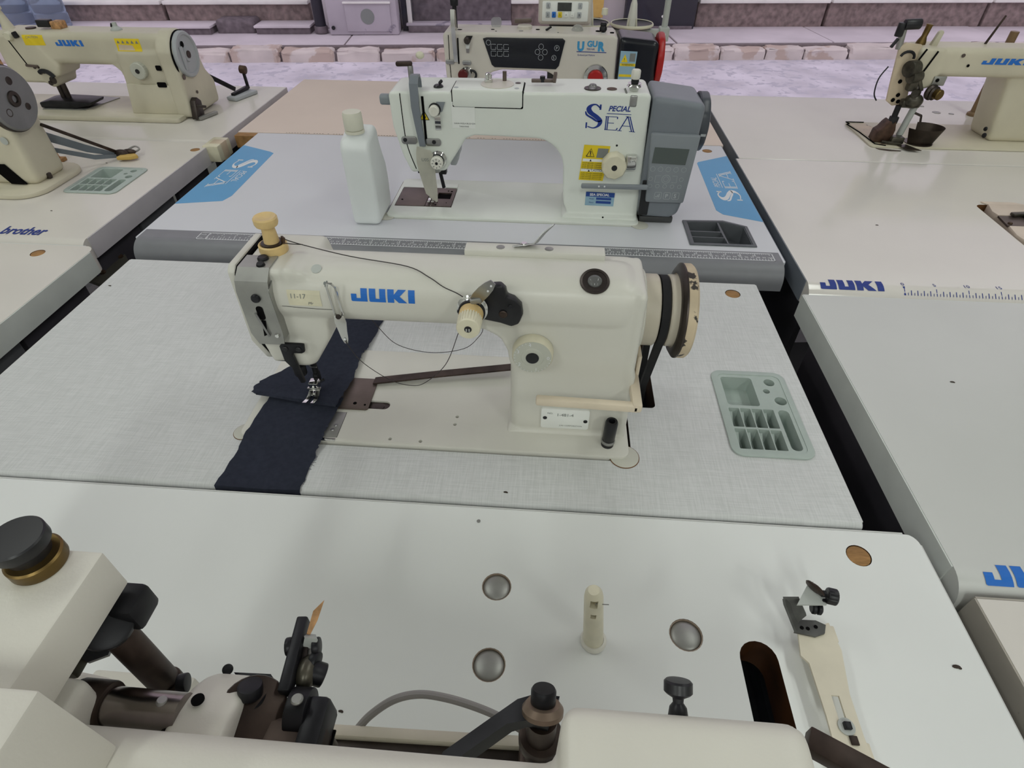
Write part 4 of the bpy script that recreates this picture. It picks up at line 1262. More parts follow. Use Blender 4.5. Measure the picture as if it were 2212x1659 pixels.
# prints on the body front
g = flat(sea_logo(.086, .047), frame((.050, .95, .1600), *XZ))
g.add(text_g('PECIAL', .0118, frame((.0880, .95, .1600+.036), *XZ), shear=.22, bold=.0003))
obj('lettering', drape(g, cbody, (0, 1, 0), .0005, .02), 'ink_navy', MC, 0)
tri = flat([[(-.2375, .1735), (-.2195, .1735), (-.2285, .1905)]], frame((0, 1.0413, 0), *XZ))
wt = obj('warning_triangle', tri, 'ink_black', MC, 0)
obj('triangle_face', flat([[(-.2356, .1746), (-.2214, .1746), (-.2285, .1880)]], frame((0, 1.0411, 0), *XZ)), 'sticker_yellow', wt, 0)
obj('triangle_sign', flat([[(-.2292, .1765), (-.2262, .1768), (-.2258, .180), (-.229, .1806)], [(-.2310, .1815), (-.2290, .1818), (-.2290, .1834), (-.2306, .1836)]], frame((0, 1.0410, 0), *XZ)), 'ink_black', wt, 0)
lb = obj('info_sticker', flat([[(-.180, .1615), (-.1395, .1615), (-.1395, .2045), (-.180, .2045)]], frame((0, 1.0414, 0), *XZ)), 'sticker_white', MC, 0)
g = text_g('DAHA FAZLA BILGI ICIN', .0034, frame((-.1765, 1.0411, .1685), *XZ)).add(text_g('TARAYINIZ', .0034, frame((-.168, 1.0411, .1635), *XZ)))
obj('sticker_text', g, 'ink_black', lb, 0)
# yellow caution sticker
ys = obj('caution_sticker', flat([[(.0475, .0765), (.0915, .0755), (.0985, .138), (.0525, .1395)]], frame((0, 1.0412, 0), *XZ)), 'sticker_yellow', MC, 0)
obj('sticker_band', flat([[(.0515, .1105), (.0955, .1095), (.0962, .1145), (.0522, .1155)], [(.0497, .0925), (.0937, .0915), (.0944, .0965), (.0503, .0975)]], frame((0, 1.0410, 0), *XZ)), 'sticker_white', ys, 0)
obj('sticker_picture', flat([[(.0755, .1175), (.0945, .117), (.0965, .1335), (.0775, .134)]], frame((0, 1.0410, 0), *XZ)), 'ink_grey', ys, 0)
g = flat(stroke([(.0575, .1195), (.0715, .119), (.0655, .133), (.0575, .1195)], .0014) + [[(.0640, .1225), (.0656, .1225), (.0660, .1290), (.0640, .1290)], [(.0640, .1203), (.0656, .1203), (.0656, .1217), (.0640, .1217)]] +
         [[(.0625, .0923), (.0665, .0922), (.0645, .0962)], [(.0640, .1108), (.0680, .1107), (.0660, .1147)]], frame((0, 1.0408, 0), *XZ))
g.add(text_g('CAUTION', .0052, frame((.068, 1.0408, .0930), (1, 0, -.02), (0, 0, 1))))
for k in range(4):
    g.add(text_g('STOP BEFORE CLEANING', .0033, frame((.0520-.0003*k, 1.0408, .1065-.0034*k), (1, 0, -.02), (0, 0, 1))))
    g.add(text_g('TURN POWER SWITCH OFF', .0031, frame((.0505-.0003*k, 1.0408, .0882-.0033*k), (1, 0, -.02), (0, 0, 1))))
obj('sticker_text', g, 'ink_black', ys, 0)
# dial, clip, lever, blue label
dd = obj('stitch_dial', G().lathe([(.020, 0), (.0215, .002), (.0215, .020), (.0195, .023), (.007, .024), (0, .024)], (.1075, 1.042, .1085), (0, -1, 0), 72, wob=lambda a, h: 1+.022*math.cos(9*a)), 'plastic_cream', MC)
obj('dial_hub', G().lathe([(0, 0), (.0052, 0), (.005, .0008), (0, .001)], (.1075, 1.0185, .1085), (0, -1, 0), 24), 'black_plastic', dd)
obj('dial_stop', G().box(.128, .147, 1.030, 1.044, .100, .126, .003), 'chrome', MC)
obj('screw', G().screw((.1095, 1.0415, .1395), (0, -1, 0), .0018, .0008), 'black_oxide', MC)
lvr = obj('reverse_lever', G().bar((.0515, 1.012, .0775), (.170, 1.012, .0785), .008, .0085, (0, 0, 1), .0025), 'grey_plastic_light', MC)
for x in (.083, .093):
    obj('lever_pin', G().screw((x, 1.008, .079), (0, -1, 0), .0015, .0006), 'ink_white', lvr)
nb = obj('name_sticker', flat([[(.063, .028), (.1165, .0275), (.1165, .0535), (.0632, .0545)]], frame((0, 1.0412, 0), *XZ)), 'sticker_cyan', MC, 0)
obj('sticker_header', flat([[(.0632, .0455), (.1165, .0447), (.1165, .0535), (.0632, .0545)], [(.083, .0395), (.111, .039), (.111, .0435), (.083, .044)], [(.083, .0325), (.111, .032), (.111, .037), (.083, .0375)]], frame((0, 1.0410, 0), *XZ)), 'sticker_navy', nb, 0)
obj('sticker_text', text_g('SEA SPECIAL', .0066, frame((.0705, 1.0408, .0472), *XZ), bold=.0002), 'ink_white', nb, 0)
obj('sticker_small_text', text_g('Model', .0035, frame((.070, 1.0408, .040), *XZ)).add(text_g('Motor', .0035, frame((.070, 1.0408, .033), *XZ))), 'ink_navy', nb, 0)
obj('bed_screw', G().screw((.0985, 1.0335, .0085), (0, -1, .3), .0016, .001), 'black_hole', MC)
# grey motor with keypad
g = G().prism([(.1600, .2235), (.160, .06), (.163, .014), (.222, .012), (.236, .020), (.2415, .05), (.2475, .205), (.245, .2135)], 'XZ', 1.030, 1.140, .008, 3)
mot = cast('motor_housing', g, 'grey_plastic', MC, .0024, 3, .5)
kp = obj('keypad', G().prism([(.1635, .168), (.2465, .166), (.2405, .046), (.1715, .046), (.1700, .072), (.1665, .12)], 'XZ', 1.0215, 1.0325, .0035), 'grey_plastic_light', mot)
obj('display', G().prism([(.1725, .1455), (.2315, .1435), (.2295, .1165), (.1715, .1185)], 'XZ', 1.0205, 1.0225), 'lcd', kp)
pr = []
for i in range(5):
    pr += stroke([(.175+i*.0135+.0042*math.cos(R(a)), .108+.0042*math.sin(R(a))) for a in range(0, 361, 30)], .0005)
    pr += stroke([(.175+i*.0130+.0034*math.cos(R(a)), .0775+.0034*math.sin(R(a))) for a in range(0, 361, 30)], .0005)
pr += stroke([(.201+.0075*math.cos(R(a)), .0905+.0075*math.sin(R(a))) for a in range(0, 361, 20)], .0006)
pr += stroke([(.201+.0045*math.cos(R(a)), .0905+.0045*math.sin(R(a))) for a in range(0, 361, 20)], .0005)
pr += stroke([(.1905, .0965), (.182, .0965), (.182, .0845), (.1905, .0845)], .0006) + stroke([(.2115, .0965), (.220, .0965), (.220, .0845), (.2115, .0845)], .0006)
for x in (.174, .228):
    pr += stroke([(x+.0035*math.cos(R(a)), .0905+.0035*math.sin(R(a))) for a in range(0, 361, 30)], .0005)
for x in (.192, .208, .2235):
    pr += stroke([(x+q[0], .0600+q[1]) for q in rrect(-.006, .006, -.0062, .0062, .0022, 3)] + [(x+.006, .0640)], .0007)
g = flat(pr, frame((0, 1.0212, 0), *XZ))
g.add(text_g('P', .010, frame((.2048, 1.0212, .0565), *XZ), bold=.0003)).add(text_g('S', .010, frame((.2203, 1.0212, .0565), *XZ), bold=.0003))
g.add(flat([[(.188+.0026*i, .0565), (.1896+.0026*i, .0565), (.1896+.0026*i, .059+.0024*i), (.188+.0026*i, .059+.0024*i)] for i in range(3)], frame((0, 1.0212, 0), *XZ)))
obj('keypad_print', g, 'ink_palegrey', kp, 0)
obj('lever_recess', G().box(.1620, .1800, 1.0275, 1.0320, .018, .084, .002), 'black_plastic', mot)
chw = obj('handwheel', G().lathe([(.030, .2445), (.046, .2455), (.0485, .2475), (.0485, .2585), (.0465, .2615), (.0405, .2635), (.039, .2600), (.012, .2590), (0, .2590)], (0, 1.092, .168), (1, 0, 0), 48, wob=lambda a, h: 1+.012*math.cos(12*a)), 'dark_plastic', MC)
obj('wheel_mark', G().bar((.2500, 1.0435, .160), (.2590, 1.0435, .160), .0012, .004), 'ink_palegrey', chw)
obj('motor_base', G().box(.168, .230, 1.035, 1.135, .0005, .013, .003), 'charcoal_plastic', mot)
# pads at the bed corners
for x, y in ((.168, 1.022), (-.316, 1.022)):
    obj('corner_pad', G().lathe([(0, .0003), (.016, .0003), (.016, .0012), (.0145, .0016), (0, .0016)], (x, y, 0), seg=32), 'pad_grey', CT)

# --- paper tag hanging from the take-up lever
PT = thing('paper_tag', 'creased white paper tag hanging on the white machine head', 'paper tag', (-.235, 1.03, .06))
rows = [((-.2445, 1.0285, .1325), (-.2215, 1.029, .1265)), ((-.2470, 1.0275, .1205), (-.2165, 1.0275, .119)), ((-.2475, 1.0260, .105), (-.2150, 1.0265, .1025)), ((-.2450, 1.0265, .088), (-.2145, 1.0275, .082)),
        ((-.2405, 1.029, .066), (-.2140, 1.031, .058)), ((-.2370, 1.034, .044), (-.2160, 1.038, .036)), ((-.2300, 1.040, .0335), (-.2185, 1.045, .024)), ((-.2250, 1.044, .025), (-.2210, 1.047, .0215))]
t = bmesh.new()
gr = [[t.verts.new(V(a).lerp(V(b), k/6) + V((0, .0018*math.sin(k*1.1+i*.9), 0))) for k in range(7)] for i, (a, b) in enumerate(rows)]
for i in range(len(gr)-1):
    for k in range(6):
        t.faces.new((gr[i][k], gr[i][k+1], gr[i+1][k+1], gr[i+1][k]))
bmesh.ops.solidify(t, geom=t.faces[:], thickness=.0003)
obj('tag_sheet', G()._m(t), 'paper', PT, 60)
obj('tag_writing', text_g('U05', .008, frame((-.2375, 1.0235, .1085), *XZ), shear=.1), 'ink_grey', PT, 0)


# ------------------------------------------------------------------ far machine with the black panel and red wheel
MD = thing('sewing_machine', 'grey-white sewing machine with a black touch panel and red handwheel', 'sewing machine', (-.06, 1.65, 0))
obj('bed', G().prism(rrect(-.31, .16, 1.562, 1.74, .012), 'XY', .0, .012, .002), 'white_warm', MD)
sil = [(-.262, .2085), (.130, .2070), (.138, .2015), (.1415, .10), (.145, .010), (.03, .010), (.014, .03), (.010, .08)] + [(-.040+p[0], .0775+p[1]) for p in arc(0, 0, .05, 0, 90, 6)] + \
      [(-.14, .1285), (-.166, .122), (-.195, .085), (-.20, .078), (-.268, .076), (-.281, .11), (-.2835, .2005), (-.279, .2070)]
g = G().prism(sil, 'XZ', 1.582, 1.680, .009, 3)
dbody = cast('body', g, 'white_warm', MD, .003, 4, .5)
seam = flat(stroke([(-.2695, .202), (-.2700, .14), (-.2675, .09)], .0018), frame((0, 1.50, 0), *XZ))
obj('face_plate_seam', drape(seam, dbody, (0, 1, 0), .0005, .02), 'black_hole', MD, 0)
pn = obj('touch_panel', G().prism([(-.184, .1965), (-.176, .1985), (.007, .1990), (.0135, .1945), (.0125, .190), (.001, .140), (-.006, .1325), (-.158, .1345), (-.165, .1395), (-.1855, .196)], 'XZ', 1.5795, 1.584, .001), 'panel_black', MD)
pr = []
def ring(x, z, r, w=.0008, n=20):
    return stroke([(x+r*math.cos(2*PI*i/n), z+r*math.sin(2*PI*i/n)) for i in range(n+1)], w)
pr += ring(-.172, .188, .0055)
for i in range(3):
    for j in range(2):
        x, z = -.160+i*.0155, .179-j*.0145
        pr += stroke([(x+q[0], z+q[1]) for q in rrect(-.0058, .0058, -.0055, .0055, .001, 2)] + [(x+.0058, z)], .0008)
for x, z in ((-.044, .1815), (-.0525, .170), (-.0345, .170), (-.0445, .158)):
    pr += ring(x, z, .0058)
pr += ring(-.006, .179, .0058) + ring(-.012, .158, .0055)
g = flat(pr, frame((0, 1.5790, 0), *XZ)).add(text_g('P', .009, frame((-.0085, 1.5790, .1758), *XZ))).add(text_g('S', .009, frame((-.0148, 1.5790, .1548), *XZ)))
tag(obj('panel_print', g, 'ink_palegrey', pn, 0), kind='stuff')
lg = text_g('U', .026, frame((.043, 1.50, .1745), *XZ), bold=.0016, xscale=.9).add(text_g('GU', .017, frame((.0665, 1.50, .183), *XZ), bold=.0008)).add(text_g('R', .026, frame((.0925, 1.50, .1745), *XZ), bold=.0016, xscale=.9))
obj('lettering', drape(lg, dbody, (0, 1, 0), .0005, .05), 'ink_sky', MD, 0)
lg = text_g('TEKNIK', .006, frame((.0655, 1.50, .1755), *XZ)).add(text_g('Endustriyel Makine', .0055, frame((.045, 1.50, .163), *XZ)))
lg.add(flat([[(.042, .171), (.114, .170), (.114, .1716), (.042, .1726)]], frame((0, 1.50, 0), *XZ)))
obj('small_lettering', drape(lg, dbody, (0, 1, 0), .0005, .05), 'ink_navy', MD, 0)
dd = obj('stitch_dial', G().lathe([(.0300, 0), (.0300, .010), (.0285, .012), (.0205, .013), (.0195, .009), (0, .009)], (.0925, 1.584, .1165), (0, -1, 0), 48), 'chrome', MD)
obj('dial_core', G().lathe([(.0185, .008), (.0185, .016), (.015, .0185), (0, .0185)], (.0925, 1.584, .1165), (0, -1, 0), 36), 'red_plastic', dd)
# motor
g = G().prism([(.1425, .2055), (.1445, .06), (.150, .03), (.215, .03), (.2375, .05), (.2380, .190), (.232, .198)], 'XZ', 1.575, 1.685, .010, 3)
dm = cast('motor_housing', g, 'panel_black', MD, .003, 3, .5)
sk = obj('motor_sticker', flat([[(.1475, .110), (.1850, .110), (.1875, .176), (.1475, .177)]], frame((0, 1.5738, 0), *XZ)), 'sticker_cyan', dm, 0)
obj('sticker_bands', flat([[(.149, .1445), (.186, .1440), (.186, .150), (.149, .1505)], [(.149, .121), (.185, .1205), (.185, .126), (.149, .1265)], [(.151, .1525), (.167, .1525), (.1590, .170)]], frame((0, 1.5734, 0), *XZ)), 'sticker_yellow', sk, 0)
obj('sticker_picture', flat([[(.1705, .1545), (.1840, .1545), (.1840, .172), (.1705, .172)]], frame((0, 1.5733, 0), *XZ)), 'ink_grey', sk, 0)
obj('sticker_text', text_g('WARNING', .006, frame((.153, 1.5730, .1455), *XZ)).add(text_g('!', .011, frame((.157, 1.5730, .1545), *XZ))), 'ink_black', sk, 0)
rw = obj('handwheel', G().lathe([(.03, .238), (.0555, .2385), (.0575, .241), (.0575, .2495), (.055, .2535), (.045, .2545), (.043, .250), (0, .250)], (0, 1.630, .150), (1, 0, 0), 48, wob=lambda a, h: 1+.012*math.cos(10*a)), 'red_plastic', MD)
obj('wheel_hub', G().lathe([(.012, .249), (.012, .256), (0, .257)], (0, 1.630, .150), (1, 0, 0), 20), 'black_plastic', rw)
# fittings on the head and the top
tg = obj('take_up_guard', G().sheet([(-.2555, 1.60, .2085), (-.2555, 1.592, .2505), (-.2555, 1.577, .2545), (-.2555, 1.572, .2325), (-.2550, 1.574, .20), (-.2530, 1.577, .145)], (1, 0, 0), .010, .003), 'chrome', MD)
obj('take_up_slot', G().box(-.2485, -.2455, 1.580, 1.583, .140, .196), 'black_hole', MD)
obj('presser_post', G().cyl((-.2585, 1.63, .2025), (-.2585, 1.63, .2925), .0055).cyl((-.2585, 1.63, .2545), (-.2585, 1.63, .2705), .010, bev=.002), 'black_oxide', MD)
st_ = obj('small_tension', G().lathe([(.008, 0), (.008, .006), (.006, .009), (.006, .016), (0, .016)], (-.2235, 1.582, .192), (0, -1, 0), 24), 'steel_dark', MD)
obj('tension_plate', G().prism([(-.226, .201), (-.210, .201), (-.216, .190)], 'XZ', 1.579, 1.582), 'black_oxide', st_)
obj('thread_plate', G().sheet([(-.2225, 1.577, .186), (-.2225, 1.574, .175), (-.2230, 1.578, .165)], (1, 0, 0), [.011, .008, .007], .001), 'steel', MD)
for x, z in ((-.272, .144), (-.230, .143)):
    obj('guide_block', G().prism(rrect(x-.008, x+.014, z-.005, z+.005, .004), 'XZ', 1.578, 1.582, .001), 'steel', MD)
mt = obj('main_tension', G().lathe([(.015, 0), (.0165, .003), (.014, .006), (.012, .010)], (-.228, 1.582, .118), (0, -1, 0), 32), 'chrome', MD)
obj('tension_knob', G().lathe([(.011, .009), (.012, .011), (.012, .020), (.010, .022), (0, .022)], (-.236, 1.582, .119), (0, -1, 0), 28), 'red_dark', mt)
obj('tension_ring', G().tube([(-.214+.010*math.cos(R(a)), 1.575, .117+.010*math.sin(R(a))) for a in range(-60, 200, 20)], .0028, 8), 'black_oxide', mt)
for x, y, r, m in ((-.245, 1.61, .006, 'black_hole'), (-.165, 1.62, .0045, 'black_hole'), (-.095, 1.61, .0055, 'steel_dull'), (-.055, 1.63, .005, 'black_hole'), (.092, 1.625, .006, 'black_hole'), (.125, 1.61, .005, 'black_hole'), (-.155, 1.60, .002, 'black_hole'), (-.005, 1.60, .002, 'ink_grey')):
    obj('top_plug', G().lathe([(0, 0), (r, 0), (r, .0016), (0, .0018)], (x, y, .2070), seg=18), m, MD)
wd = obj('bobbin_winder', G().lathe([(0, 0), (.018, 0), (.018, .006), (.016, .008), (0, .008)], (-.088, 1.645, .2070), seg=28), 'white_warm', MD)
obj('winder_lever', G().bar((-.114, 1.66, .2205), (-.072, 1.66, .2225), .012, .010, (0, 0, 1), .002).bar((-.09, 1.655, .2165), (-.09, 1.655, .2325), .006, .006), 'steel_brown', wd)
obj('clear_guide', G().prism(rrect(-.172, -.146, .2070, .2290, .008), 'XZ', 1.65, 1.653), 'clear_plastic', MD)
obj('winder_hook', G().bar((-.035, 1.62, .2085), (-.022, 1.625, .2155), .006, .004, (0, 0, 1), .001), 'black_oxide', MD)
ow = obj('oil_dome', G().lathe([(.014, 0), (.014, .003), (.010, .010), (.004, .013), (0, .013)], (.042, 1.632, .2070), seg=24), 'clear_plastic', MD)
tp = obj('top_tension', G().lathe([(.006, 0), (.009, .004), (.009, .009), (.007, .012), (.008, .016), (.006, .02)], (.104, 1.625, .2065), seg=20), 'black_oxide', MD)
obj('tension_cap', G().lathe([(.0072, .018), (.0078, .020), (.0070, .031), (0, .033)], (.104, 1.625, .224), seg=20), 'plastic_milk', tp)
obj('tension_foot', G().box(.099, .109, 1.603, 1.612, .1965, .2085, .002), 'steel', tp)
# separate control box on top
CB = thing('control_box', 'small cream control box with coloured keys on the far machine', 'control box', (.01, 1.74, .226))
kb = obj('box', G().box(-.058, .078, 1.715, 1.80, .2025, .30, .010, 3), 'white_warm', CB)
obj('box_stand', G().box(-.03, .05, 1.745, 1.785, .0005, .2035, .004), 'charcoal_plastic', CB)
obj('key_panel', G().prism(rrect(-.048, .068, .2115, .255, .003), 'XZ', 1.7135, 1.716, .0008), 'sticker_white', kb)
obj('display', G().box(-.0095, .0255, 1.7118, 1.714, .2345, .2525), 'lcd_dark', kb)
for x, z, m in ((-.033, .246, 'ink_palegrey'), (.047, .246, 'ink_palegrey'), (-.0335, .2265, 'ink_palegrey'), (-.018, .2265, 'ink_blue'), (-.0025, .2265, 'sticker_yellow'), (.013, .2265, 'sticker_white'), (.029, .2265, 'sticker_white'), (.046, .2265, 'ink_palegrey')):
    k = obj('key', G().box(x-.005, x+.005, 1.7105, 1.7138, z-.0062, z+.0062, .0012), m, kb)
g = G()
for x, z, q in ((-.0352, .2435, '1'), (.0448, .2435, '1'), (-.0357, .224, '2'), (-.0202, .224, 'F'), (-.0047, .224, 'S'), (.0108, .224, '+'), (.0268, .224, '-'), (.0438, .224, 'B')):
    g.add(text_g(q, .0075, frame((x, 1.7101, z), *XZ)))
obj('key_print', g, 'ink_black', kb, 0)
# thread stand behind
TS = thing('thread_stand', 'thread stand with two black cone plates and a grey pole at the window', 'thread stand', (.2, 1.9, 0))
obj('pole', G().cyl((.292, 1.90, .0005), (.292, 1.90, .46), .0085), 'edge_green', TS)
obj('pole_foot', G().lathe([(.022, .0005), (.022, .006), (.011, .012), (.010, .03)], (.292, 1.90, 0), seg=24), 'edge_green', TS)
obj('cross_arm', G().box(.05, .305, 1.890, 1.912, .148, .166, .002).box(.278, .306, 1.884, 1.916, .138, .172, .003), 'edge_green', TS)
obj('clamp_bolt', G().screw((.292, 1.884, .155), (0, -1, 0), .004, .003), 'ink_white', TS)
for x in (.2, .078):
    d = obj('cone_plate', G().lathe([(.010, .166), (.054, .170), (.060, .176), (.058, .180), (.050, .175), (.012, .171), (0, .171)], (x, 1.90, 0), seg=40), 'black_plastic', TS)
    obj('plate_rim', G().lathe([(.0525, .1695), (.0606, .1755), (.0606, .1785), (.0585, .1815), (.0565, .180)], (x, 1.90, 0), seg=40, cap=False), 'plastic_milk', d)
    obj('cone_pin', G().lathe([(.0150, .171), (.0135, .19), (.009, .225), (.006, .235), (0, .236)], (x, 1.90, 0), seg=24), 'plastic_white', d)
    for s in (-1, 1):
        obj('pin_fin', G().bar((x+s*.013, 1.886, .172), (x+s*.010, 1.890, .192), .003, .002), 'plastic_milk', d)


# ------------------------------------------------------------------ far-left machine (olive cream, belt cover)
MG = thing('sewing_machine', 'olive-cream sewing machine with yellow stickers and a rounded belt cover', 'sewing machine', (-1.2, 1.6, 0))
obj('bed', G().prism(rrect(-1.62, -.985, 1.512, 1.700, .012), 'XY', .0003, .012, .003), 'cream_olive', MG)
g = G()
g.box(-1.425, -.985, 1.562, 1.655, .122, .1955, .014, 3)
g.prism([(-1.132, .010), (-.985, .010), (-.985, .16), (-1.118, .16), (-1.122, .10)], 'XZ', 1.556, 1.66, .010, 2)
g.prism([(-1.16, .135), (-1.11, .135), (-1.12, .085), (-1.128, .11), (-1.14, .122)], 'XZ', 1.566, 1.64)
g.prism([(-1.43, .19), (-1.33, .19), (-1.285, .118), (-1.295, .095), (-1.312, .090), (-1.318, .070), (-1.33, .066), (-1.345, .078), (-1.40, .078), (-1.43, .10)], 'XZ', 1.560, 1.65, .006, 2)
gb = cast('body', g, 'cream_olive', MG, .003, 5, .5)
obj('base_cover', G().prism([(-1.128, .012), (-.998, .012), (-.998, .082), (-1.115, .084)], 'XZ', 1.549, 1.558, .002), 'cream_olive', MG)
g = G().prism([(1.546, .004), (1.548, .13)] + [(1.602+.060*math.cos(R(a)), .142+.060*math.sin(R(a))) for a in range(165, 15, -15)] + [(1.668, .145), (1.682, .095), (1.712, .062), (1.706, .004)], 'YZ', -1.006, -.962, .010, 3)
cv = cast('belt_cover', g, 'cream_olive', MG, .0028, 3, .5)
obj('cover_gap_shade', G().lathe([(.0565, 0), (.0565, .0015), (.048, .0018)], (-.9645, 1.602, .142), (1, 0, 0), 48), 'black_hole', cv)  # dark ring painting the gap shade round the wheel
dk = obj('handwheel', G().lathe([(.0525, 0), (.0525, .007), (.050, .010), (.044, .0105), (.042, .007), (.018, .006), (.015, .010), (0, .010)], (-.9630, 1.604, .1435), (1, 0, 0), 48), 'ink_palegrey', MG)
obj('wheel_hub', G().lathe([(.0085, 0), (.0085, .003), (0, .003)], (-.954, 1.604, .1435), (1, 0, 0), 20), 'brown_iron', dk)
obj('wheel_hole', G().lathe([(.007, 0), (.007, .001), (0, .001)], (-.9555, 1.594, .168), (1, 0, 0), 14), 'black_hole', dk)
obj('wheel_spoke', G().box(-.9570, -.9535, 1.575, 1.590, .110, .165, .003), 'ink_palegrey', dk)
for y, z, r in ((1.563, .10, .0065), (1.60, .055, .004)):
    obj('cover_plug', G().lathe([(r, 0), (r, .001), (0, .001)], (-.9605, y, z), (1, 0, 0), 14), 'steel_brown', cv)
obj('cover_slot', G().prism(rrect(-1.018, -1.003, .117, .129, .003), 'XZ', 1.5475, 1.5485), 'black_hole', MG)
obj('cover_notch', G().prism(rrect(-1.03, -1.006, .078, .090, .003), 'XZ', 1.5475, 1.549), 'black_hole', MG)
dl2 = obj('stitch_dial', G().lathe([(.0185, 0), (.0195, .002), (.0195, .014), (.0175, .016), (0, .016)], (-1.065, 1.557, .116), (0, -1, 0), 60, wob=lambda a, h: 1+.02*math.cos(20*a)), 'dial_grey', MG)
obj('dial_hub', G().lathe([(.0055, 0), (.0055, .0008), (0, .001)], (-1.065, 1.5408, .116), (0, -1, 0), 18), 'black_plastic', dl2)
g = flat(juki(.072, .0135, -.12), frame((-1.266, 1.45, .1655), *XZ))
obj('logo', drape(g, gb, (0, 1, 0), .0006), 'ink_blue', MG, 0)
s1 = obj('yellow_sticker', drape(flat([[(-1.347+i*.0105, .166), (-1.347+(i+1)*.0105, .166), (-1.347+(i+1)*.0105, .1885), (-1.347+i*.0105, .1885)] for i in range(5)], frame((0, 1.45, 0), *XZ)), gb, (0, 1, 0), .0004), 'sticker_yellow', MG, 0)
g = text_g('CAUTION', .007, frame((-1.338, 1.45, .1815), *XZ))
obj('sticker_text', drape(g, gb, (0, 1, 0), .0007), 'ink_grey', s1, 0)
s2 = obj('picture_sticker', drape(flat([[(-1.108+i*.0128, .157), (-1.108+(i+1)*.0128, .157), (-1.108+(i+1)*.0128, .1845), (-1.108+i*.0128, .1845)] for i in range(5)], frame((0, 1.45, 0), *XZ)), gb, (0, 1, 0), .0004), 'sticker_yellow', MG, 0)
g = flat([[(-1.104+i*.012, .174), (-1.096+i*.012, .174), (-1.100+i*.012, .181)] for i in range(5)], frame((0, 1.45, 0), *XZ))
obj('sticker_signs', drape(g, gb, (0, 1, 0), .0007), 'ink_grey', s2, 0)
g = flat([[(-1.104, .159), (-1.062, .159), (-1.066, .170), (-1.102, .1715)]], frame((0, 1.45, 0), *XZ))
obj('sticker_picture', drape(g, gb, (0, 1, 0), .0007), 'cream_worn', s2, 0)
# head details
kb_ = obj('small_tension', G().lathe([(.010, 0), (.010, .008), (.008, .012), (0, .012)], (-1.378, 1.562, .186), (0, -1, 0), 24), 'plastic_milk', MG)
obj('tension_clip', G().bar((-1.366, 1.558, .187), (-1.352, 1.556, .191), .006, .014, (0, 0, 1), .002), 'black_oxide', kb_)
obj('face_seam', G().bar((-1.392, 1.5605, .19), (-1.368, 1.5605, .118), .002, .003), 'black_hole', MG)
ar = [(-1.331+.022*math.cos(R(a)), 1.557, .086+.022*math.sin(R(a))) for a in range(20, 130, 15)]
obj('thread_hook', G().tube(ar, .0055, 8), 'black_oxide', MG)
for x, z, rx in ((-1.352, .116, .004), (-1.342, .116, .003), (-1.333, .104, .003), (-1.318, .086, .009), (-1.328, .079, .006)):
    obj('head_hole', G().lathe([(rx, 0), (rx, .0015), (0, .0015)], (x, 1.5595, z), (0, -1, 0), 16), 'steel_dark', MG)
obj('thread_clip', G().bar((-1.372, 1.557, .1205), (-1.340, 1.557, .1185), .003, .006, (0, 0, 1), .001), 'steel_brown', MG)
obj('needle_bars', G().cyl((-1.345, 1.60, .02), (-1.345, 1.60, .085), .006).cyl((-1.330, 1.60, .02), (-1.330, 1.60, .085), .006), 'steel_dark', MG)
obj('presser_shoe', G().prism([(-1.395, .014), (-1.30, .014), (-1.255, .022), (-1.25, .030), (-1.285, .032), (-1.36, .034), (-1.395, .028)], 'XZ', 1.565, 1.63, .003), 'black_oxide', MG)
obj('throat_plate', G().prism([(-1.39, 1.56), (-1.27, 1.56), (-1.24, 1.675), (-1.30, 1.685), (-1.36, 1.675)], 'XY', .0122, .0142), 'steel_dull', MG)
# fittings on the arm top
obj('thread_pin', G().lathe([(.015, 0), (.012, .01), (.008, .03), (.006, .04), (.010, .042), (.010, .048), (0, .05)], (-1.405, 1.60, .194), (-.12, 0, 1), 20), 'cream_olive', MG)
sw = obj('switch_box', G().box(-1.318, -1.285, 1.59, 1.61, .200, .216, .002), 'black_plastic', MG)
obj('switch_bracket', G().box(-1.288, -1.262, 1.595, 1.625, .195, .212, .003), 'wood_straw', sw)
obj('top_plug', G().lathe([(.012, 0), (.012, .004), (0, .005)], (-1.345, 1.60, .1945), seg=18), 'brown_iron', MG)
tgd = obj('top_guide', G().lathe([(.014, 0), (.013, .004), (.006, .010), (.005, .018), (0, .019)], (-1.118, 1.60, .1945), seg=20), 'edge_green', MG)
obj('guide_pin', G().bar((-1.128, 1.60, .202), (-1.125, 1.60, .210), .004, .004), 'black_oxide', tgd)
# linkage behind the cover
obj('lever_rod', G().bar((-.985, 1.70, .075), (-.955, 1.79, .012), .006, .012, (0, 0, 1), .001), 'black_oxide', MG)
obj('belt_hook', G().prism([(1.535, .004), (1.575, .004), (1.58, .04), (1.565, .052), (1.55, .045)], 'YZ', -.9605, -.945, .002).bar((-.95, 1.55, .035), (-.925, 1.56, .030), .005, .006, (0, 0, 1), .001), 'steel_dark', MG)
obj('hook_bracket', G().bar((-.945, 1.54, .005), (-.925, 1.60, .005), .012, .008, (0, 0, 1), .002), 'steel_dull', MG)
WG = thing('bobbin_winder', 'small black bobbin winder on a grey base beside the belt cover', 'bobbin winder', (-.93, 1.75, 0))
obj('base', G().bar((-.935, 1.715, .0055), (-.905, 1.80, .0055), .035, .010, (0, 0, 1), .003), 'ink_palegrey', WG)
obj('arm', G().bar((-.935, 1.73, .012), (-.92, 1.80, .016), .012, .010, (0, 0, 1), .002).bar((-.918, 1.80, .012), (-.925, 1.81, .06), .008, .006, (0, 1, 0), .001), 'black_oxide', WG)
obj('wheel', G().cyl((-.932, 1.808, .062), (-.914, 1.808, .060), .011, bev=.002), 'rust_iron', WG)

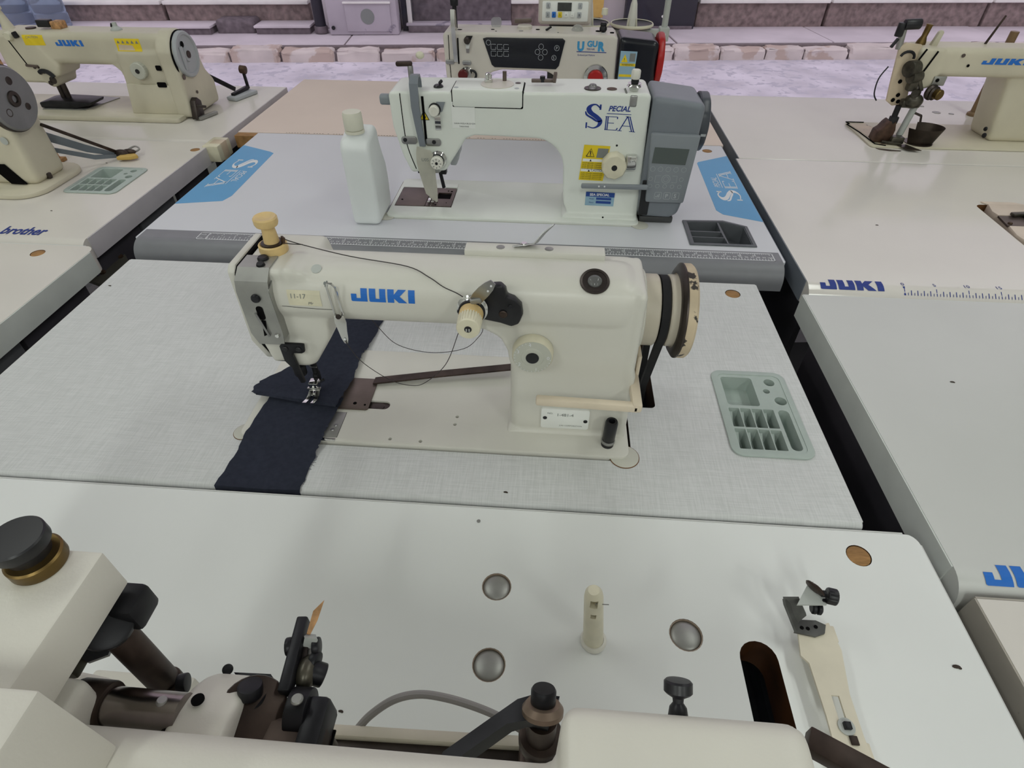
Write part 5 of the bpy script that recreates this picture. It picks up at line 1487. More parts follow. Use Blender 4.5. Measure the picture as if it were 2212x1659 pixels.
# ------------------------------------------------------------------ left machine cut by the frame: grey wheel and tall cream column
ME = thing('sewing_machine', 'cream sewing machine column with a large grey wheel at the left edge', 'sewing machine', (-1.16, 1.13, 0))
obj('bed', G().prism(rrect(-1.55, -1.035, 1.035, 1.215, .05), 'XY', .0003, .010, .003), 'cream_old', ME)
g = G().prism([(1.088, .008), (1.18, .008), (1.178, .165), (1.168, .200), (1.105, .200), (1.094, .165)], 'YZ', -1.26, -1.062, .012, 3)
g.box(-1.6, -1.08, 1.098, 1.172, .130, .200, .018, 3)
ecol = cast('body', g, 'cream_old', ME, .003, 4, .5)
ew = obj('handwheel', G().lathe([(.020, -.010), (.050, -.009), (.0565, -.004), (.0565, .003), (.054, .006), (.0535, .0072), (.0, .0072)], (-1.046, 1.112, .170), (1, .02, 0), 56), 'grey_wheel', ME)
obj('wheel_rim', G().lathe([(.0570, -.0095), (.0590, -.007), (.0590, -.001), (.0570, .0005)], (-1.046, 1.112, .170), (1, .02, 0), 56, cap=False), 'steel_dark', ew)
obj('wheel_hub', G().lathe([(.0145, .007), (.0135, .010), (.007, .0105), (.006, .007), (0, .007)], (-1.046, 1.112, .170), (1, .02, 0), 28), 'steel_dark', ew)
for a, r in ((70, .0075), (215, .008), (320, .0065)):
    obj('wheel_hole', G().lathe([(r, .007), (r*.9, .0078), (0, .0074)], (-1.046, 1.112+.031*math.cos(R(a)), .170+.031*math.sin(R(a))), (1, .02, 0), 18), 'steel_dark', ew)
obj('column_window', G().prism([(-1.145, .052), (-1.112, .052), (-1.085, .012), (-1.118, .012)], 'XZ', 1.084, 1.0885, .001), 'black_hole', ME)
obj('column_plug', G().lathe([(.0075, 0), (.0075, .001), (0, .0015)], (-1.085, 1.0895, .098), (0, -1, 0), 18), 'edge_green', ME)
obj('foot_notch', G().box(-1.068, -1.058, 1.118, 1.128, .0102, .022, .002), 'steel_dark', ME)
obj('front_recess', G().box(-1.20, -1.125, 1.030, 1.060, .0102, .020, .003), 'black_hole', ME)
t = thing('wooden_post', 'slim wooden post rising behind the grey wheel at the left edge', 'post', (-1.14, 1.25, 0))
obj('post', G().bar((-1.13, 1.235, .0005), (-1.160, 1.235, .30), .016, .016, (0, 1, 0), .002), 'wood_straw', t)
obj('post_foot', G().box(-1.145, -1.115, 1.22, 1.25, .0003, .008, .001), 'wood_plug', t)
# rods and strap behind it
t = thing('lever_bundle', 'dark lever rod and folded tape bundle hanging from the left column', 'lever', (-1.0, 1.2, 0))
obj('rod', G().bar((-1.055, 1.160, .108), (-1.000, 1.268, .014), .007, .007, (0, 0, 1), .002), 'brown_iron', t)
obj('strap', G().sheet([(-1.100, 1.178, .085), (-1.035, 1.225, .037), (-1.005, 1.262, .012)], (.3, .1, 1), [.020, .016, .008], .002).sheet([(-1.100, 1.176, .055), (-1.025, 1.225, .018), (-1.0, 1.262, .008)], (.3, .1, 1), [.010, .010, .008], .002), 'edge_slate', t)
obj('knot', G().ball((-.992, 1.268, .011), .012, (1.5, .8, .8)).ball((-.978, 1.277, .013), .010, (1.6, .7, .6)), 'brown_iron', t)
obj('tab', G().prism([(-.992, 1.245), (-.962, 1.25), (-.950, 1.262), (-.962, 1.272), (-.99, 1.262)], 'XY', .004, .012, .002), 'yellow_board', t)
obj('pale_loop', G().tube([(-.99, 1.285, .012), (-.975, 1.297, .018), (-.962, 1.292, .014), (-.975, 1.283, .008)], .002, 8, 4), 'cable_grey', t)


# ------------------------------------------------------------------ far-right machine with an open head
MK = thing('sewing_machine', 'old cream sewing machine with an open oily head on the far-right table', 'sewing machine', (1.0, 1.55, 0))
obj('bed', G().prism(rrect(.765, 1.40, 1.478, 1.660, .012), 'XY', .0003, .0042, .0012), 'cream_old', MK)
g = G()
g.box(.845, 1.45, 1.522, 1.600, .146, .2065, .012, 3)
g.prism([(1.065, .002), (1.24, .002), (1.24, .17), (1.030, .17), (1.040, .135)], 'XZ', 1.535, 1.63, .010, 2)
g.prism([(.808, .205), (.866, .2065), (.872, .15), (.868, .125), (.842, .118), (.822, .125)], 'XZ', 1.520, 1.595, .006, 2)
kb2 = cast('body', g, 'cream_old', MK, .003, 5, .5)
g = flat(juki(.10, .0125, .22), frame((.952, 1.42, .175), *XZ))
obj('logo', drape(g, kb2, (0, 1, 0), .0006), 'ink_blue', MK, 0)
fpK = obj('face_plate', G().prism([(.764, .205), (.775, .214), (.812, .210), (.815, .16), (.828, .10), (.838, .086), (.800, .082), (.783, .092), (.776, .13)], 'XZ', 1.528, 1.536, .002), 'cream_worn', MK)
for x, z in ((.795, .135), (.803, .106), (.809, .092), (.796, .095)):
    obj('plate_hole', G().lathe([(.0045, 0), (.0045, .001), (0, .001)], (x, 1.5275, z), (0, -1, 0), 14), 'black_hole', fpK)
obj('head_groove', G().bar((.846, 1.518, .200), (.829, 1.518, .148), .0025, .003).bar((.820, 1.518, .204), (.806, 1.518, .168), .0025, .003), 'black_hole', MK)
mech = G()
mech.cyl((.790, 1.505, .166), (.812, 1.515, .166), .017, bev=.002).cyl((.800, 1.502, .150), (.826, 1.512, .150), .013, bev=.002)
mech.box(.806, .826, 1.500, 1.520, .120, .148, .004).bar((.822, 1.505, .148), (.838, 1.505, .122), .008, .012, (0, 1, 0), .002)
mech.ball((.832, 1.505, .100), .020, (1, .9, .8)).cyl((.822, 1.495, .118), (.832, 1.505, .118), .008).box(.808, .852, 1.502, 1.522, .084, .102, .005)
obj('oily_mechanism', mech, 'mech_oily', MK)
obj('loop_spring', G().tube([(.785+.015*math.cos(R(a)), 1.520, .186+.012*math.sin(R(a))) for a in range(-10, 190, 20)], .003, 8), 'black_oxide', MK)
obj('side_wire', G().tube([(.757, 1.530, .165), (.744, 1.526, .14), (.745, 1.522, .11), (.755, 1.52, .095)], .0016, 8, 5), 'black_oxide', MK)
tu = obj('top_screw', G().cyl((.752, 1.53, .225), (.752, 1.53, .252), .0085, bev=.002).cyl((.756, 1.53, .248), (.79, 1.53, .250), .0105, bev=.002).bar((.752, 1.525, .222), (.742, 1.522, .205), .006, .006, (0, 1, 0), .001), 'black_plastic', MK)
obj('screw_stem', G().cyl((.766, 1.535, .20), (.760, 1.535, .246), .007), 'steel_dull', tu)
obj('oil_cup', G().lathe([(.011, 0), (.010, .008), (.006, .018), (.0065, .038), (.008, .042), (0, .044)], (.822, 1.56, .203), (.1, 0, 1), 20), 'brass', MK)
obj('head_fin', G().prism([(.838, .200), (.853, .200), (.857, .232), (.852, .236), (.846, .232)], 'XZ', 1.545, 1.556, .002), 'cream_olive', MK)
tnK = obj('tension', G().lathe([(.016, 0), (.017, .006), (.014, .010), (.015, .014), (.011, .017)], (.866, 1.518, .117), (.4, -1, 0), 28), 'steel_dark', MK)
obj('tension_knob', G().lathe([(.0105, .016), (.0112, .018), (.0112, .028), (.0095, .030), (0, .030)], (.866, 1.518, .117), (.4, -1, 0), 28), 'brass', tnK)
obj('tension_plate', G().box(.862, .890, 1.516, 1.520, .130, .150, .002), 'steel_dull', tnK)
obj('plate_hole', G().lathe([(.004, 0), (.004, .001), (0, .001)], (.870, 1.5155, .142), (0, -1, 0), 12), 'black_hole', tnK)
obj('needle_bar', G().cyl((.806, 1.51, .055), (.806, 1.51, .088), .0065).box(.798, .816, 1.503, 1.517, .048, .064, .002).cyl((.808, 1.51, .018), (.808, 1.51, .05), .002), 'black_oxide', MK)
obj('presser_bar', G().cyl((.838, 1.515, .020), (.846, 1.515, .088), .0075), 'edge_green', MK)
obj('bar_clip', G().bar((.850, 1.512, .072), (.868, 1.512, .066), .004, .005).bar((.868, 1.512, .066), (.872, 1.512, .052), .003, .004), 'steel_dark', MK)
obj('binder_block', G().prism([(.776, 0.0060), (.816, 0.0060), (.818, .035), (.812, .055), (.806, .048), (.800, .056), (.793, .048), (.786, .036), (.778, .030)], 'XZ', 1.500, 1.535, .003), 'mech_brown', MK)
obj('binder_arm', G().box(.812, .842, 1.488, 1.512, 0.0060, .022, .003).bar((.792, 1.494, 0.0100), (.835, 1.486, 0.0080), 0.0060, .006, (0, 0, 1), .001), 'mech_oily', MK)
# curved scoop of the binder
sc = []
for i in range(9):
    a = R(-150+i*28)
    sc.append((a, .012 + .028*(i/8)))
t = bmesh.new()
rows = []
for zz, rr in ((.0045, .030), (.022, .036), (.042, .043)):
    rows.append([t.verts.new((.888+rr*math.cos(a)*1.05, 1.512+rr*math.sin(a)*.8, zz)) for a in [R(-160+q*11) for q in range(24)]])
for i in range(2):
    for k in range(23):
        t.faces.new((rows[i][k], rows[i][k+1], rows[i+1][k+1], rows[i+1][k]))
bmesh.ops.solidify(t, geom=t.faces[:], thickness=.0014)
scp = obj('binder_scoop', G()._m(t), 'steel_dark_warm', MK, 60)
obj('scoop_floor', G().lathe([(0, 0.0044), (.032, 0.0044), (.032, 0.0058), (0, 0.0058)], (.888, 1.512, 0), seg=24), 'steel_dark_warm', scp)
obj('fabric_plate', G().slab([(.826, 1.486, 0.0062), (.850, 1.492, 0.0062), (.870, 1.452, 0.0062), (.842, 1.455, 0.0062)], (0, 0, -.0015)), 'steel_dark_warm', MK)
obj('throat_plate', G().slab([(.770, 1.640, 0.0048), (.812, 1.648, 0.0048), (.830, 1.60, 0.0048), (.838, 1.495, 0.0048), (.790, 1.490, 0.0048)], (0, 0, -.0006)), 'cream_worn', MK)
obj('plate_outline', G().tube([(.812, 1.655, 0.0052), (.766, 1.655, 0.0052), (.770, 1.640, 0.0052), (.762, 1.636, 0.0052), (.772, 1.575, 0.0052), (.778, 1.492, 0.0052), (.80, 1.482, 0.0052)], .0014, 6), 'black_hole', MK)
obj('half_moon', G().prism([(.775, 1.475), (.83, 1.462), (.826, 1.458), (.80, 1.458), (.78, 1.466)], 'XY', .0004, .0012), 'steel_brown', MK)
obj('arm_hole', G().lathe([(.004, 0), (.004, .001), (0, .001)], (.905, 1.5205, .192), (0, -1, 0), 12), 'steel_brown', MK)
obj('arm_hole', G().lathe([(.003, 0), (.003, .001), (0, .001)], (.925, 1.5205, .172), (0, -1, 0), 12), 'black_hole', MK)
obj('thread_stick', G().cyl((.968, 1.57, .200), (.985, 1.57, .262), .0028, .002), 'brown_iron', MK)
obj('column_screw', G().screw((1.052, 1.545, .030), (-1, -.2, 0), .005, .003), 'black_oxide', MK)
obj('column_screw', G().screw((1.050, 1.535, .018), (-1, -.2, 0), .006, .003), 'black_oxide', MK)
t = thing('steel_rod', 'brown steel rod standing behind the arm of the far-right machine', 'rod', (1.145, 1.755, 0))
obj('rod', G().cyl((1.143, 1.757, .0005), (1.143, 1.757, .20), .010), 'rod_brown', t)
obj('rod_foot', G().lathe([(.016, .0004), (.016, .006), (.011, .010)], (1.143, 1.757, 0), seg=20), 'rod_brown', t)
for x, y, r in ((1.00, 1.815, .010), (1.04, 1.83, .006), (1.055, 1.775, .011), (1.09, 1.765, .007), (1.21, 1.81, .011)):
    obj('screw_hole', G().lathe([(0, .0003), (r, .0003), (r*.9, .0010), (0, .0006)], (x, y, 0), seg=20), 'steel_dull', KT)

# ------------------------------------------------------------------ machine bed let into the ruler-edged table (machine itself out of frame)
MH = thing('machine_bed', 'cream machine bed plate with brown steel slide at the right edge', 'machine bed', (1.0, 1.07, 0))
g = G().prism([(.872, 1.164), (1.32, 1.164), (1.32, .99), (.858, .99), (.853, 1.03), (.866, 1.10), (.862, 1.13)], 'XY', -.02, .0045, .0015)
mhb = link('bed', cut_mesh(g, [G().prism([(.842, 1.112), (.93, 1.112), (.95, 1.066), (.842, 1.066)], 'XY', .0012, .03)]), 'cream_worn_soft', MH)
obj('slide_plate', G().prism([(.863, 1.110), (.928, 1.110), (.948, 1.068), (.858, 1.068)], 'XY', .0008, .0040), 'steel_brown', MH)
obj('rear_tongue', G().prism([(.866, 1.178), (.93, 1.178), (.95, 1.166), (.872, 1.166)], 'XY', .0004, .0025), 'cream_worn_soft', MH)
obj('feed_block', G().box(.905, .935, 1.075, 1.115, .0045, .012, .003).bar((.885, 1.108, .008), (.92, 1.112, .009), .012, .006, (0, 0, 1), .002), 'mech_oily', MH)
obj('screw', G().screw((.866, 1.076, .004), (0, 0, 1), .004, .003), 'rust_iron', MH)


# ------------------------------------------------------------------ plastic trays let into the tables
def mint_tray(label, x0, y0, w=.095, h=.151, mat='mint_plastic', group='grey-green accessory trays'):
    t = thing('accessory_tray', label, 'tray', (x0+w/2, y0+h/2, 0), group)
    X = lambda f: x0 + f*w
    Y = lambda f: y0 + f*h
    cells = [(.12, .54, .56, .915, .004)]
    for i in range(4):
        for j in range(2):
            a = .11 + i*.1475
            cells.append((a, a+.135, .075+j*.235, .29+j*.235, .0012))
    cells.append((.735, .875, .08, .525, .006))
    cut = [G().prism(rrect(X(a), X(b), Y(c), Y(d), r, 4), 'XY', -.020, .02) for a, b, c, d, r in cells]
    cut += [G().cyl((X(.77), Y(.865), -.018), (X(.77), Y(.865), .02), .0068), G().cyl((X(.69), Y(.75), -.018), (X(.69), Y(.75), .02), .0042), G().cyl((X(.83), Y(.635), -.018), (X(.83), Y(.635), .02), .0074)]
    body = G().prism(rrect(x0+.006, x0+w-.006, y0+.006, y0+h-.006, .010), 'XY', -.024, .0018)
    ba = link('basin', cut_mesh(body, cut), mat, t)
    rim = cut_mesh(G().prism(rrect(x0, x0+w, y0, y0+h, .014, 6), 'XY', .0003, .0026, .0008), [G().prism(rrect(x0+.0075, x0+w-.0075, y0+.0075, y0+h-.0075, .009), 'XY', -.01, .02)])
    link('rim', rim, mat, t)
    # scooped floors of the small cells: sloping ramps
    for i in range(4):
        for j in range(2):
            a = X(.11 + i*.1475); b = a+.135*w
            c, d = Y(.075+j*.235), Y(.29+j*.235)
            obj('cell_ramp', G().prism([(c+.0002, -.0198), (d-.0002, -.0198), (d-.0002, -.004), (c+.4*(d-c), -.014)], 'YZ', a+.0002, (a+b)/2), mat, ba)
    obj('basin_plug', G().lathe([(0, -.0199), (.003, -.0199), (.003, -.0190), (0, -.0190)], (X(.32), Y(.68), 0), seg=14), 'edge_green', ba)
    return t
mint_tray('grey-green plastic tray let into the centre table', .2220, .4520)
mint_tray('grey-green plastic tray let into the left table near the rod', -1.0130, 1.0770, .115, .136)

TC = thing('accessory_tray', 'dark grey plastic tray with a clipped corner beside the ruler front', 'tray', (.31, 1.0, 0))
oc = [(.2510, .9520), (.3690, .9520), (.3690, 1.030), (.3280, 1.0515), (.2510, 1.0475)]
ic = [(.2580, .9580), (.3630, .9580), (.3630, 1.027), (.3260, 1.0455), (.2580, 1.0415)]
link('rim', cut_mesh(G().prism(oc, 'XY', .0003, .0026, .0008), [G().prism(ic, 'XY', -.1, .1)]), 'tray_grey', TC)
bs = link('basin', cut_mesh(G().prism(ic, 'XY', -.032, .0012), [G().prism([(.2595, .9595), (.3195, .9595), (.3175, .9820), (.2595, .9820)], 'XY', -.028, .05), G().prism([(.2595, .9840), (.3170, .9840), (.3160, 1.0040), (.2595, 1.0040)], 'XY', -.024, .05),
        G().prism([(.2595, 1.0065), (.3155, 1.0065), (.3155, 1.0440), (.2595, 1.0400)], 'XY', -.028, .05), G().prism([(.3215, .9595), (.3615, .9595), (.3615, 1.0255), (.3250, 1.0440), (.3185, 1.0440)], 'XY', -.030, .05)]), 'tray_grey', TC)
for i in range(6):
    x = .262 + i*.0088
    obj('cell_ramp', G().prism([(x, -.0238), (x+.0078, -.0238), (x+.0039, -.008)], 'XZ', .9842, .992), 'tray_grey', bs)

# ------------------------------------------------------------------ white jerry bottle
BT = thing('plastic_bottle', 'milky white plastic bottle with a ribbed cap beside the white machine', 'bottle', (-.343, 1.03, 0))
g = G().prism([(.982, .0), (1.078, .0), (1.083, .05), (1.080, .085), (1.066, .112), (1.056, .135), (1.053, .158), (1.040, .166), (1.020, .160), (.988, .154), (.981, .140)], 'YZ', -.370, -.318, .011, 3)
g.cyl((-.344, 1.004, .15), (-.344, 1.004, .172), .0135)
bo = cast('body', g, 'bottle_plastic', BT, .003, 8, .5)
cp = obj('cap', G().lathe([(.0155, .168), (.0162, .170), (.0162, .192), (.0150, .196), (0, .1965)], (-.344, 1.004, 0), seg=96, wob=lambda a, h: 1+(.012*math.cos(32*a) if h < .193 else 0)), 'bottle_cap', BT)
obj('cap_ring', G().lathe([(.0150, .162), (.0168, .1625), (.0168, .1665), (.0150, .167)], (-.344, 1.004, 0), seg=40), 'bottle_cap', cp)

# ------------------------------------------------------------------ thread post on the near table
P0 = (.0555, .2275, 0)
TP = thing('thread_post', 'cream plastic thread post standing between the steel hole caps', 'post', P0)
obj('base', G().lathe([(.0112, .0003), (.0114, .003), (.0104, .0048), (.0086, .0052), (.0084, .004)], P0, seg=40), 'plastic_white', TP)
shaft = link('shaft', cut_mesh(G().lathe([(.0088, .0010), (.0084, .030), (.0077, .070), (.0076, .077), (.0068, .083), (.0044, .0872), (0, .088)], P0, (-.09, 0, 1), 32),
             [G().box(.0495-.0020, .0495+.0024, .2, .25, .056, .062), G().box(.0485-.0030, .0485+.0030, .2, .2275, .072, .0815)]), 'plastic_cream', TP)
obj('pin', G().cyl((.050, .2235, .073), (.0605, .2235, .0735), .0004, seg=8), 'steel', TP)

# ------------------------------------------------------------------ bobbin thread tension on a cream strip
BW = thing('bobbin_winder', 'worn bobbin tension unit on a long cream metal strip on the near table', 'bobbin winder', (.25, .2, 0))
zz = .016
strip = [(0.2282, 0.2398, 0.0160), (0.2573, 0.2513, 0.0160), (0.2601, 0.2278, 0.0160), (0.2545, 0.1930, 0.0160), (0.2543, 0.1637, 0.0160), (0.2554, 0.1414, 0.0160), (0.2361, 0.1329, 0.0160), (0.2303, 0.1588, 0.0160), (0.2309, 0.1762, 0.0160), (0.2300, 0.2154, 0.0160), (0.2249, 0.2210, 0.0160)]
st_m = cut_mesh(G().slab(strip, (0, 0, -.0022)), [G().bar((0.2426, 0.1914, 0.0160), (0.2424, 0.1722, 0.0160), .0060, .03)])
bs_ = link('strip', st_m, 'cream_strip', BW)
obj('strip_foot', G().box(.238, .258, .145, .160, .0003, .0138, .001).box(.242, .262, .236, .250, .0003, .0138, .001), 'cream_strip', bs_)
q = (0.2432, 0.1690, 0.0162)
obj('washer', G().lathe([(.0028, 0), (.0062, 0), (.0062, .001), (.0028, .0012)], q, seg=24), 'edge_green', bs_)
obj('square_bolt', G().box(q[0]-.0026, q[0]+.0026, q[1]-.0026, q[1]+.0026, .0165, .0205, .0004), 'black_oxide', bs_)
obj('slot_end', G().box(q[0]-.0006, q[0]+.0052, q[1]-.0125, q[1]-.0062, .0163, .0178, .0004), 'brown_iron', bs_)
f0 = V((0.2327, 0.2421, 0.0170))
fpl = G().slab([(0.2242, 0.2396, 0.0185), (0.2410, 0.2369, 0.0185), (0.2497, 0.2403, 0.0185), (0.2529, 0.2478, 0.0185), (0.2455, 0.2513, 0.0185), (0.2298, 0.2509, 0.0185)], (0, 0, -.0022))
ft = obj('foot_plate', fpl, 'edge_slate_oily', BW)
for px in ((0.2315, 0.2436, 0.0187), (0.2364, 0.2432, 0.0187), (0.2436, 0.2453, 0.0187)):
    obj('plate_hole', G().lathe([(.0016, 0), (.0016, .0004), (0, .0004)], px, seg=12), 'black_hole', ft)
obj('upright', G().slab([(0.2241, 0.2392, 0.0185), (0.2300, 0.2518, 0.0185), (0.2164, 0.2581, 0.0400), (0.2122, 0.2570, 0.0400), (0.2135, 0.2542, 0.0360)], (.0022, 0, 0)).slab([(0.2130, 0.2571, 0.0400), (0.2264, 0.2581, 0.0400), (0.2351, 0.2510, 0.0260), (0.2290, 0.2473, 0.0200), (0.2199, 0.2488, 0.0280)], (0, .0018, .0006)), 'edge_slate_oily', BW)
obj('arm', G().slab([(0.2224, 0.2518, 0.0420), (0.2349, 0.2690, 0.0460), (0.2401, 0.2719, 0.0460), (0.2422, 0.2640, 0.0460), (0.2498, 0.2582, 0.0430), (0.2471, 0.2536, 0.0420), (0.2340, 0.2526, 0.0420)], (0, 0, -.0018)), 'edge_green', BW)
obj('tension_disc', G().lathe([(.0020, -.002), (.0062, -.001), (.0070, 0), (.0062, .001), (.0020, .002)], (0.2369, 0.2649, 0.0490), (.75, .55, .35), 28).lathe([(.0020, -.002), (.0062, -.001), (.0070, 0), (.0062, .001), (.0020, .002)], (0.2400, 0.2626, 0.0490), (.75, .55, .35), 28), 'brown_iron', BW)
obj('tension_spring', G().tube([V((0.2420, 0.2594, 0.0490)) + V((.004*k/24, 0, 0)) + V((0, .0026*math.cos(k*1.05), .0026*math.sin(k*1.05))) for k in range(25)], .0006, 6), 'black_oxide', BW)
a_, b_ = V((0.2472, 0.2592, 0.0470)), V((0.2564, 0.2574, 0.0470))
obj('thumb_nut', G().lathe([(.0062, 0), (.0068, .001), (.0068, .0068), (.0060, .0078), (0, .008)], a_, b_-a_, 48, wob=lambda a, h: 1+.03*math.cos(20*a)), 'black_plastic', BW)
c_ = V((0.2373, 0.2545, 0.0340)); d_ = V((0.2470, 0.2536, 0.0340))
obj('roller', G().lathe([(.004, 0), (.0052, .001), (.0052, .0032), (.0036, .0042), (.0052, .0052), (.0052, .0075), (.004, .0085)], c_, d_-c_, 28), 'black_oxide', BW)
obj('arm_bolt', G().screw((0.2458, 0.2570, 0.0425), (0, 0, 1), .0018, .0008), 'black_oxide', BW)

# ------------------------------------------------------------------ lint and scraps lying on the tables
LS = ((1092, 1063, .0016, 'dark lint crumb near the rear edge of the near table'), (2066, 1440, .0024, 'brown splinter lying at the right end of the near table'), (237, 617, .0017, 'dark lint crumb at the left end of the linen table'),
      (2057, 825, .0020, 'brown lint crumb on the middle right-hand table'), (1894, 486, .0018, 'brown lint crumb on the ruler-edged right table'), (111, 455, .0016, 'dark lint crumb on the lettered left table'), (230, 352, .0016, 'dark lint crumb beside the left grey-green tray'),
      (736, 1536, .0014, 'dark lint crumb beside the black knife holder'))
LP = [(-0.0336, 0.3816, 0.0004), (0.3604, 0.2284, 0.0004), (-0.7014, 0.7435, 0.0004), (0.5369, 0.6042, 0.0004), (0.6169, 1.0589, 0.0004), (-0.9759, 0.9952, 0.0004), (-1.0148, 1.2382, 0.0004), (-0.1470, 0.1564, 0.0004)]
for (a, b, r, lb_), p in zip(LS, LP):
    g = G().ball(p, r, (1.5, .7, .35), 10).ball((p[0]+r, p[1]-r*.4, p[2]), r*.7, (1, .8, .4), 8)
    tag(obj('lint_crumb', g, 'lint', None), lb_, 'lint', 'lint crumbs on the tables')
obj('nail_head', G().lathe([(0, .0002), (.0019, .0002), (.0019, .0008), (0, .001)], (-0.0582, 0.3427, 0.0000), seg=14), 'steel_dull', A)


# ------------------------------------------------------------------ near machine, seen from above its arm
MA = thing('sewing_machine', 'near cream sewing machine with black knife holder and thumb knob', 'sewing machine', (-.1, .05, 0))
obj('bed', G().prism(rrect(-.34, .150, -.03, .118, .012), 'XY', .0003, .012, .003), 'cream_near', MA)
obj('cloth_plate', G().box(-.335, -.205, .06, .150, .012, .040, .003).box(-.33, -.25, .10, .158, .012, .045, .003), 'cream_near', MA)
# arm with raised cover
g = G()
g.box(-.32, .17, -.06, .0765, .135, .225, .014, 3)
g.box(.0145, .1135, -.06, .0905, .19, .2455, .006, 2)
g.box(.095, .17, -.05, .082, .01, .20, .012, 3)
g.box(-.32, -.20, -.05, .060, .10, .222, .012, 3)
obj_arm = cast('body', g, 'cream_near', MA, .0028, 4, .5)
# left lifter block, two steps
blk = G().box(-.42, -.1935, .035, .1285, .2440, .2705, .0012)
lb = obj('lifter_block', blk, 'cream_near', MA)
obj('lifter_step', G().box(-.42, -.1700, -.05, .0660, .225, .2860, .0015), 'cream_near', MA)
k0 = V((-0.2178, 0.1211, 0.2705))
obj('knob_base', G().lathe([(.0112, .0003), (.0115, .001), (.0115, .0062), (.0106, .0070), (0, .0070)], k0, seg=40), 'brass', lb)
kn = obj('knob', G().lathe([(.0086, .0070), (.0086, .0115), (.0095, .0122), (.0110, .0128), (.0114, .0135), (.0114, .0185), (.0107, .0192), (0, .0194)], k0 + V((-.0015, .0005, 0)), seg=44), 'black_plastic', lb)
# head casting below the block
g = G().box(-.30, -.185, .05, .112, .10, .150, .010, 3).cyl((-.245, .06, .150), (-.245, .112, .150), .022)
g.prism([(-.30, .225), (-.20, .225), (-.205, .19), (-.25, .15), (-.30, .15)], 'XZ', .04, .092, .004)
hd = cast('head_casting', g, 'cream_near', MA, .0026, 4, .5)
obj('oil_hole', G().lathe([(.003, 0), (.003, .0012), (0, .0012)], (-0.2486, 0.1004, 0.1730), (.2, .2, 1), 14), 'black_hole', hd)
# black clamp on the rod
a, b = V((-0.2035, 0.1153, 0.2280)), V((-0.1962, 0.1103, 0.1650))
d = (b-a).normalized()
obj('slanted_rod', G().cyl(a, b, .0074, bev=.001).cyl(b-d*.006, b+d*.001, .0084, bev=.001), 'brown_iron', MA)
c1 = V((-0.1989, 0.1214, 0.2320))
obj('rod_clamp', G().box(c1.x-.010, c1.x+.0115, c1.y-.007, c1.y+.010, .222, .240, .003).cyl(V((-0.1983, 0.1108, 0.2360)), V((-0.2122, 0.1197, 0.2140)), .0115, bev=.002).box(c1.x-.016, c1.x+.002, c1.y-.016, c1.y-.002, .218, .234, .004).cyl(V((-0.2145, 0.1106, 0.2140)), V((-0.2232, 0.1152, 0.2000)), .0085, seg=6), 'black_oxide', MA)
obj('rod_spacer', G().bar(V((-0.2280, 0.1113, 0.2050)), V((-0.2274, 0.0978, 0.2050)), .012, .010, (0, 0, 1), .002), 'edge_olive', MA)
# polished cross shaft
a, b = V((-0.2135, 0.0893, 0.1960)), V((-0.1646, 0.0888, 0.1960))
d = (b-a).normalized()
sh = obj('cross_shaft', G().cyl(a+d*.01, b, .0088), 'steel_shaft', MA)
obj('shaft_collar', G().cyl(a-d*.006, a+d*.012, .0112, bev=.0015), 'brown_iron', sh)
obj('shaft_screw', G().screw((-0.1733, 0.0901, 0.2035), (.2, .4, 1), .0026, .0022), 'steel_dull', sh)
obj('shaft_block', G().box(-.172, -.160, .055, .094, .155, .198, .003).cyl(V((-0.1859, 0.1083, 0.1750)), V((-0.1814, 0.1095, 0.1750)), .005, bev=.0005), 'black_oxide', MA)
# cream drum with brown clamp
x0, x1 = -.1690, -.1390
dr = cast('drum', G().cyl((x0, .079, .163), (x1, .079, .163), .0385, bev=.004), 'cream_near', MA, .0018, 4, .5)
obj('drum_hole', G().lathe([(.003, 0), (.003, .0012), (0, .0012)], (-0.1582, 0.0933, 0.2005), (0, .25, 1), 16), 'black_hole', dr)
cl = obj('brown_clamp', G().cyl(V((-0.1496, 0.1005, 0.1500)), V((-0.1346, 0.0941, 0.1900)), .0165, bev=.002).box(-.128, -.098, .066, .094, .150, .186, .003), 'brown_iron', MA)
bt = V((-0.1384, 0.1008, 0.1900))
obj('clamp_bolt', G().cyl(bt, bt+V((0, .003, .006)), .0060, bev=.001).cyl(bt-V((0, 0, .002)), bt, .0075), 'black_oxide', cl)
obj('clamp_groove', G().box(-.129, -.097, .0655, .0945, .1685, .1700), 'black_hole', cl)
obj('flat_plate', G().slab([(-0.1606, 0.1175, 0.1720), (-0.1401, 0.1181, 0.1720), (-0.1343, 0.1132, 0.1720), (-0.1328, 0.1093, 0.1720), (-0.1505, 0.1092, 0.1720)], (0, 0, -.010)), 'black_oxide', MA)
obj('plate_bolt', G().cyl(V((-0.1646, 0.1187, 0.1720)), V((-0.1616, 0.1165, 0.1780)), .0028, bev=.0006), 'black_oxide', MA)
hb = obj('holder_block', G().cyl(V((-0.1189, 0.0979, 0.1820)), V((-0.1084, 0.0980, 0.1820)), .0112, bev=.001).box(-.110, -.098, .078, .104, .168, .190, .003).bar(V((-0.1222, 0.0927, 0.1600)), V((-0.1187, 0.1010, 0.1760)), .012, .014), 'black_oxide', MA)
obj('block_screw', G().screw((-0.1122, 0.0985, 0.1960), (0, .2, 1), .003, .0016), 'steel_dull', hb)
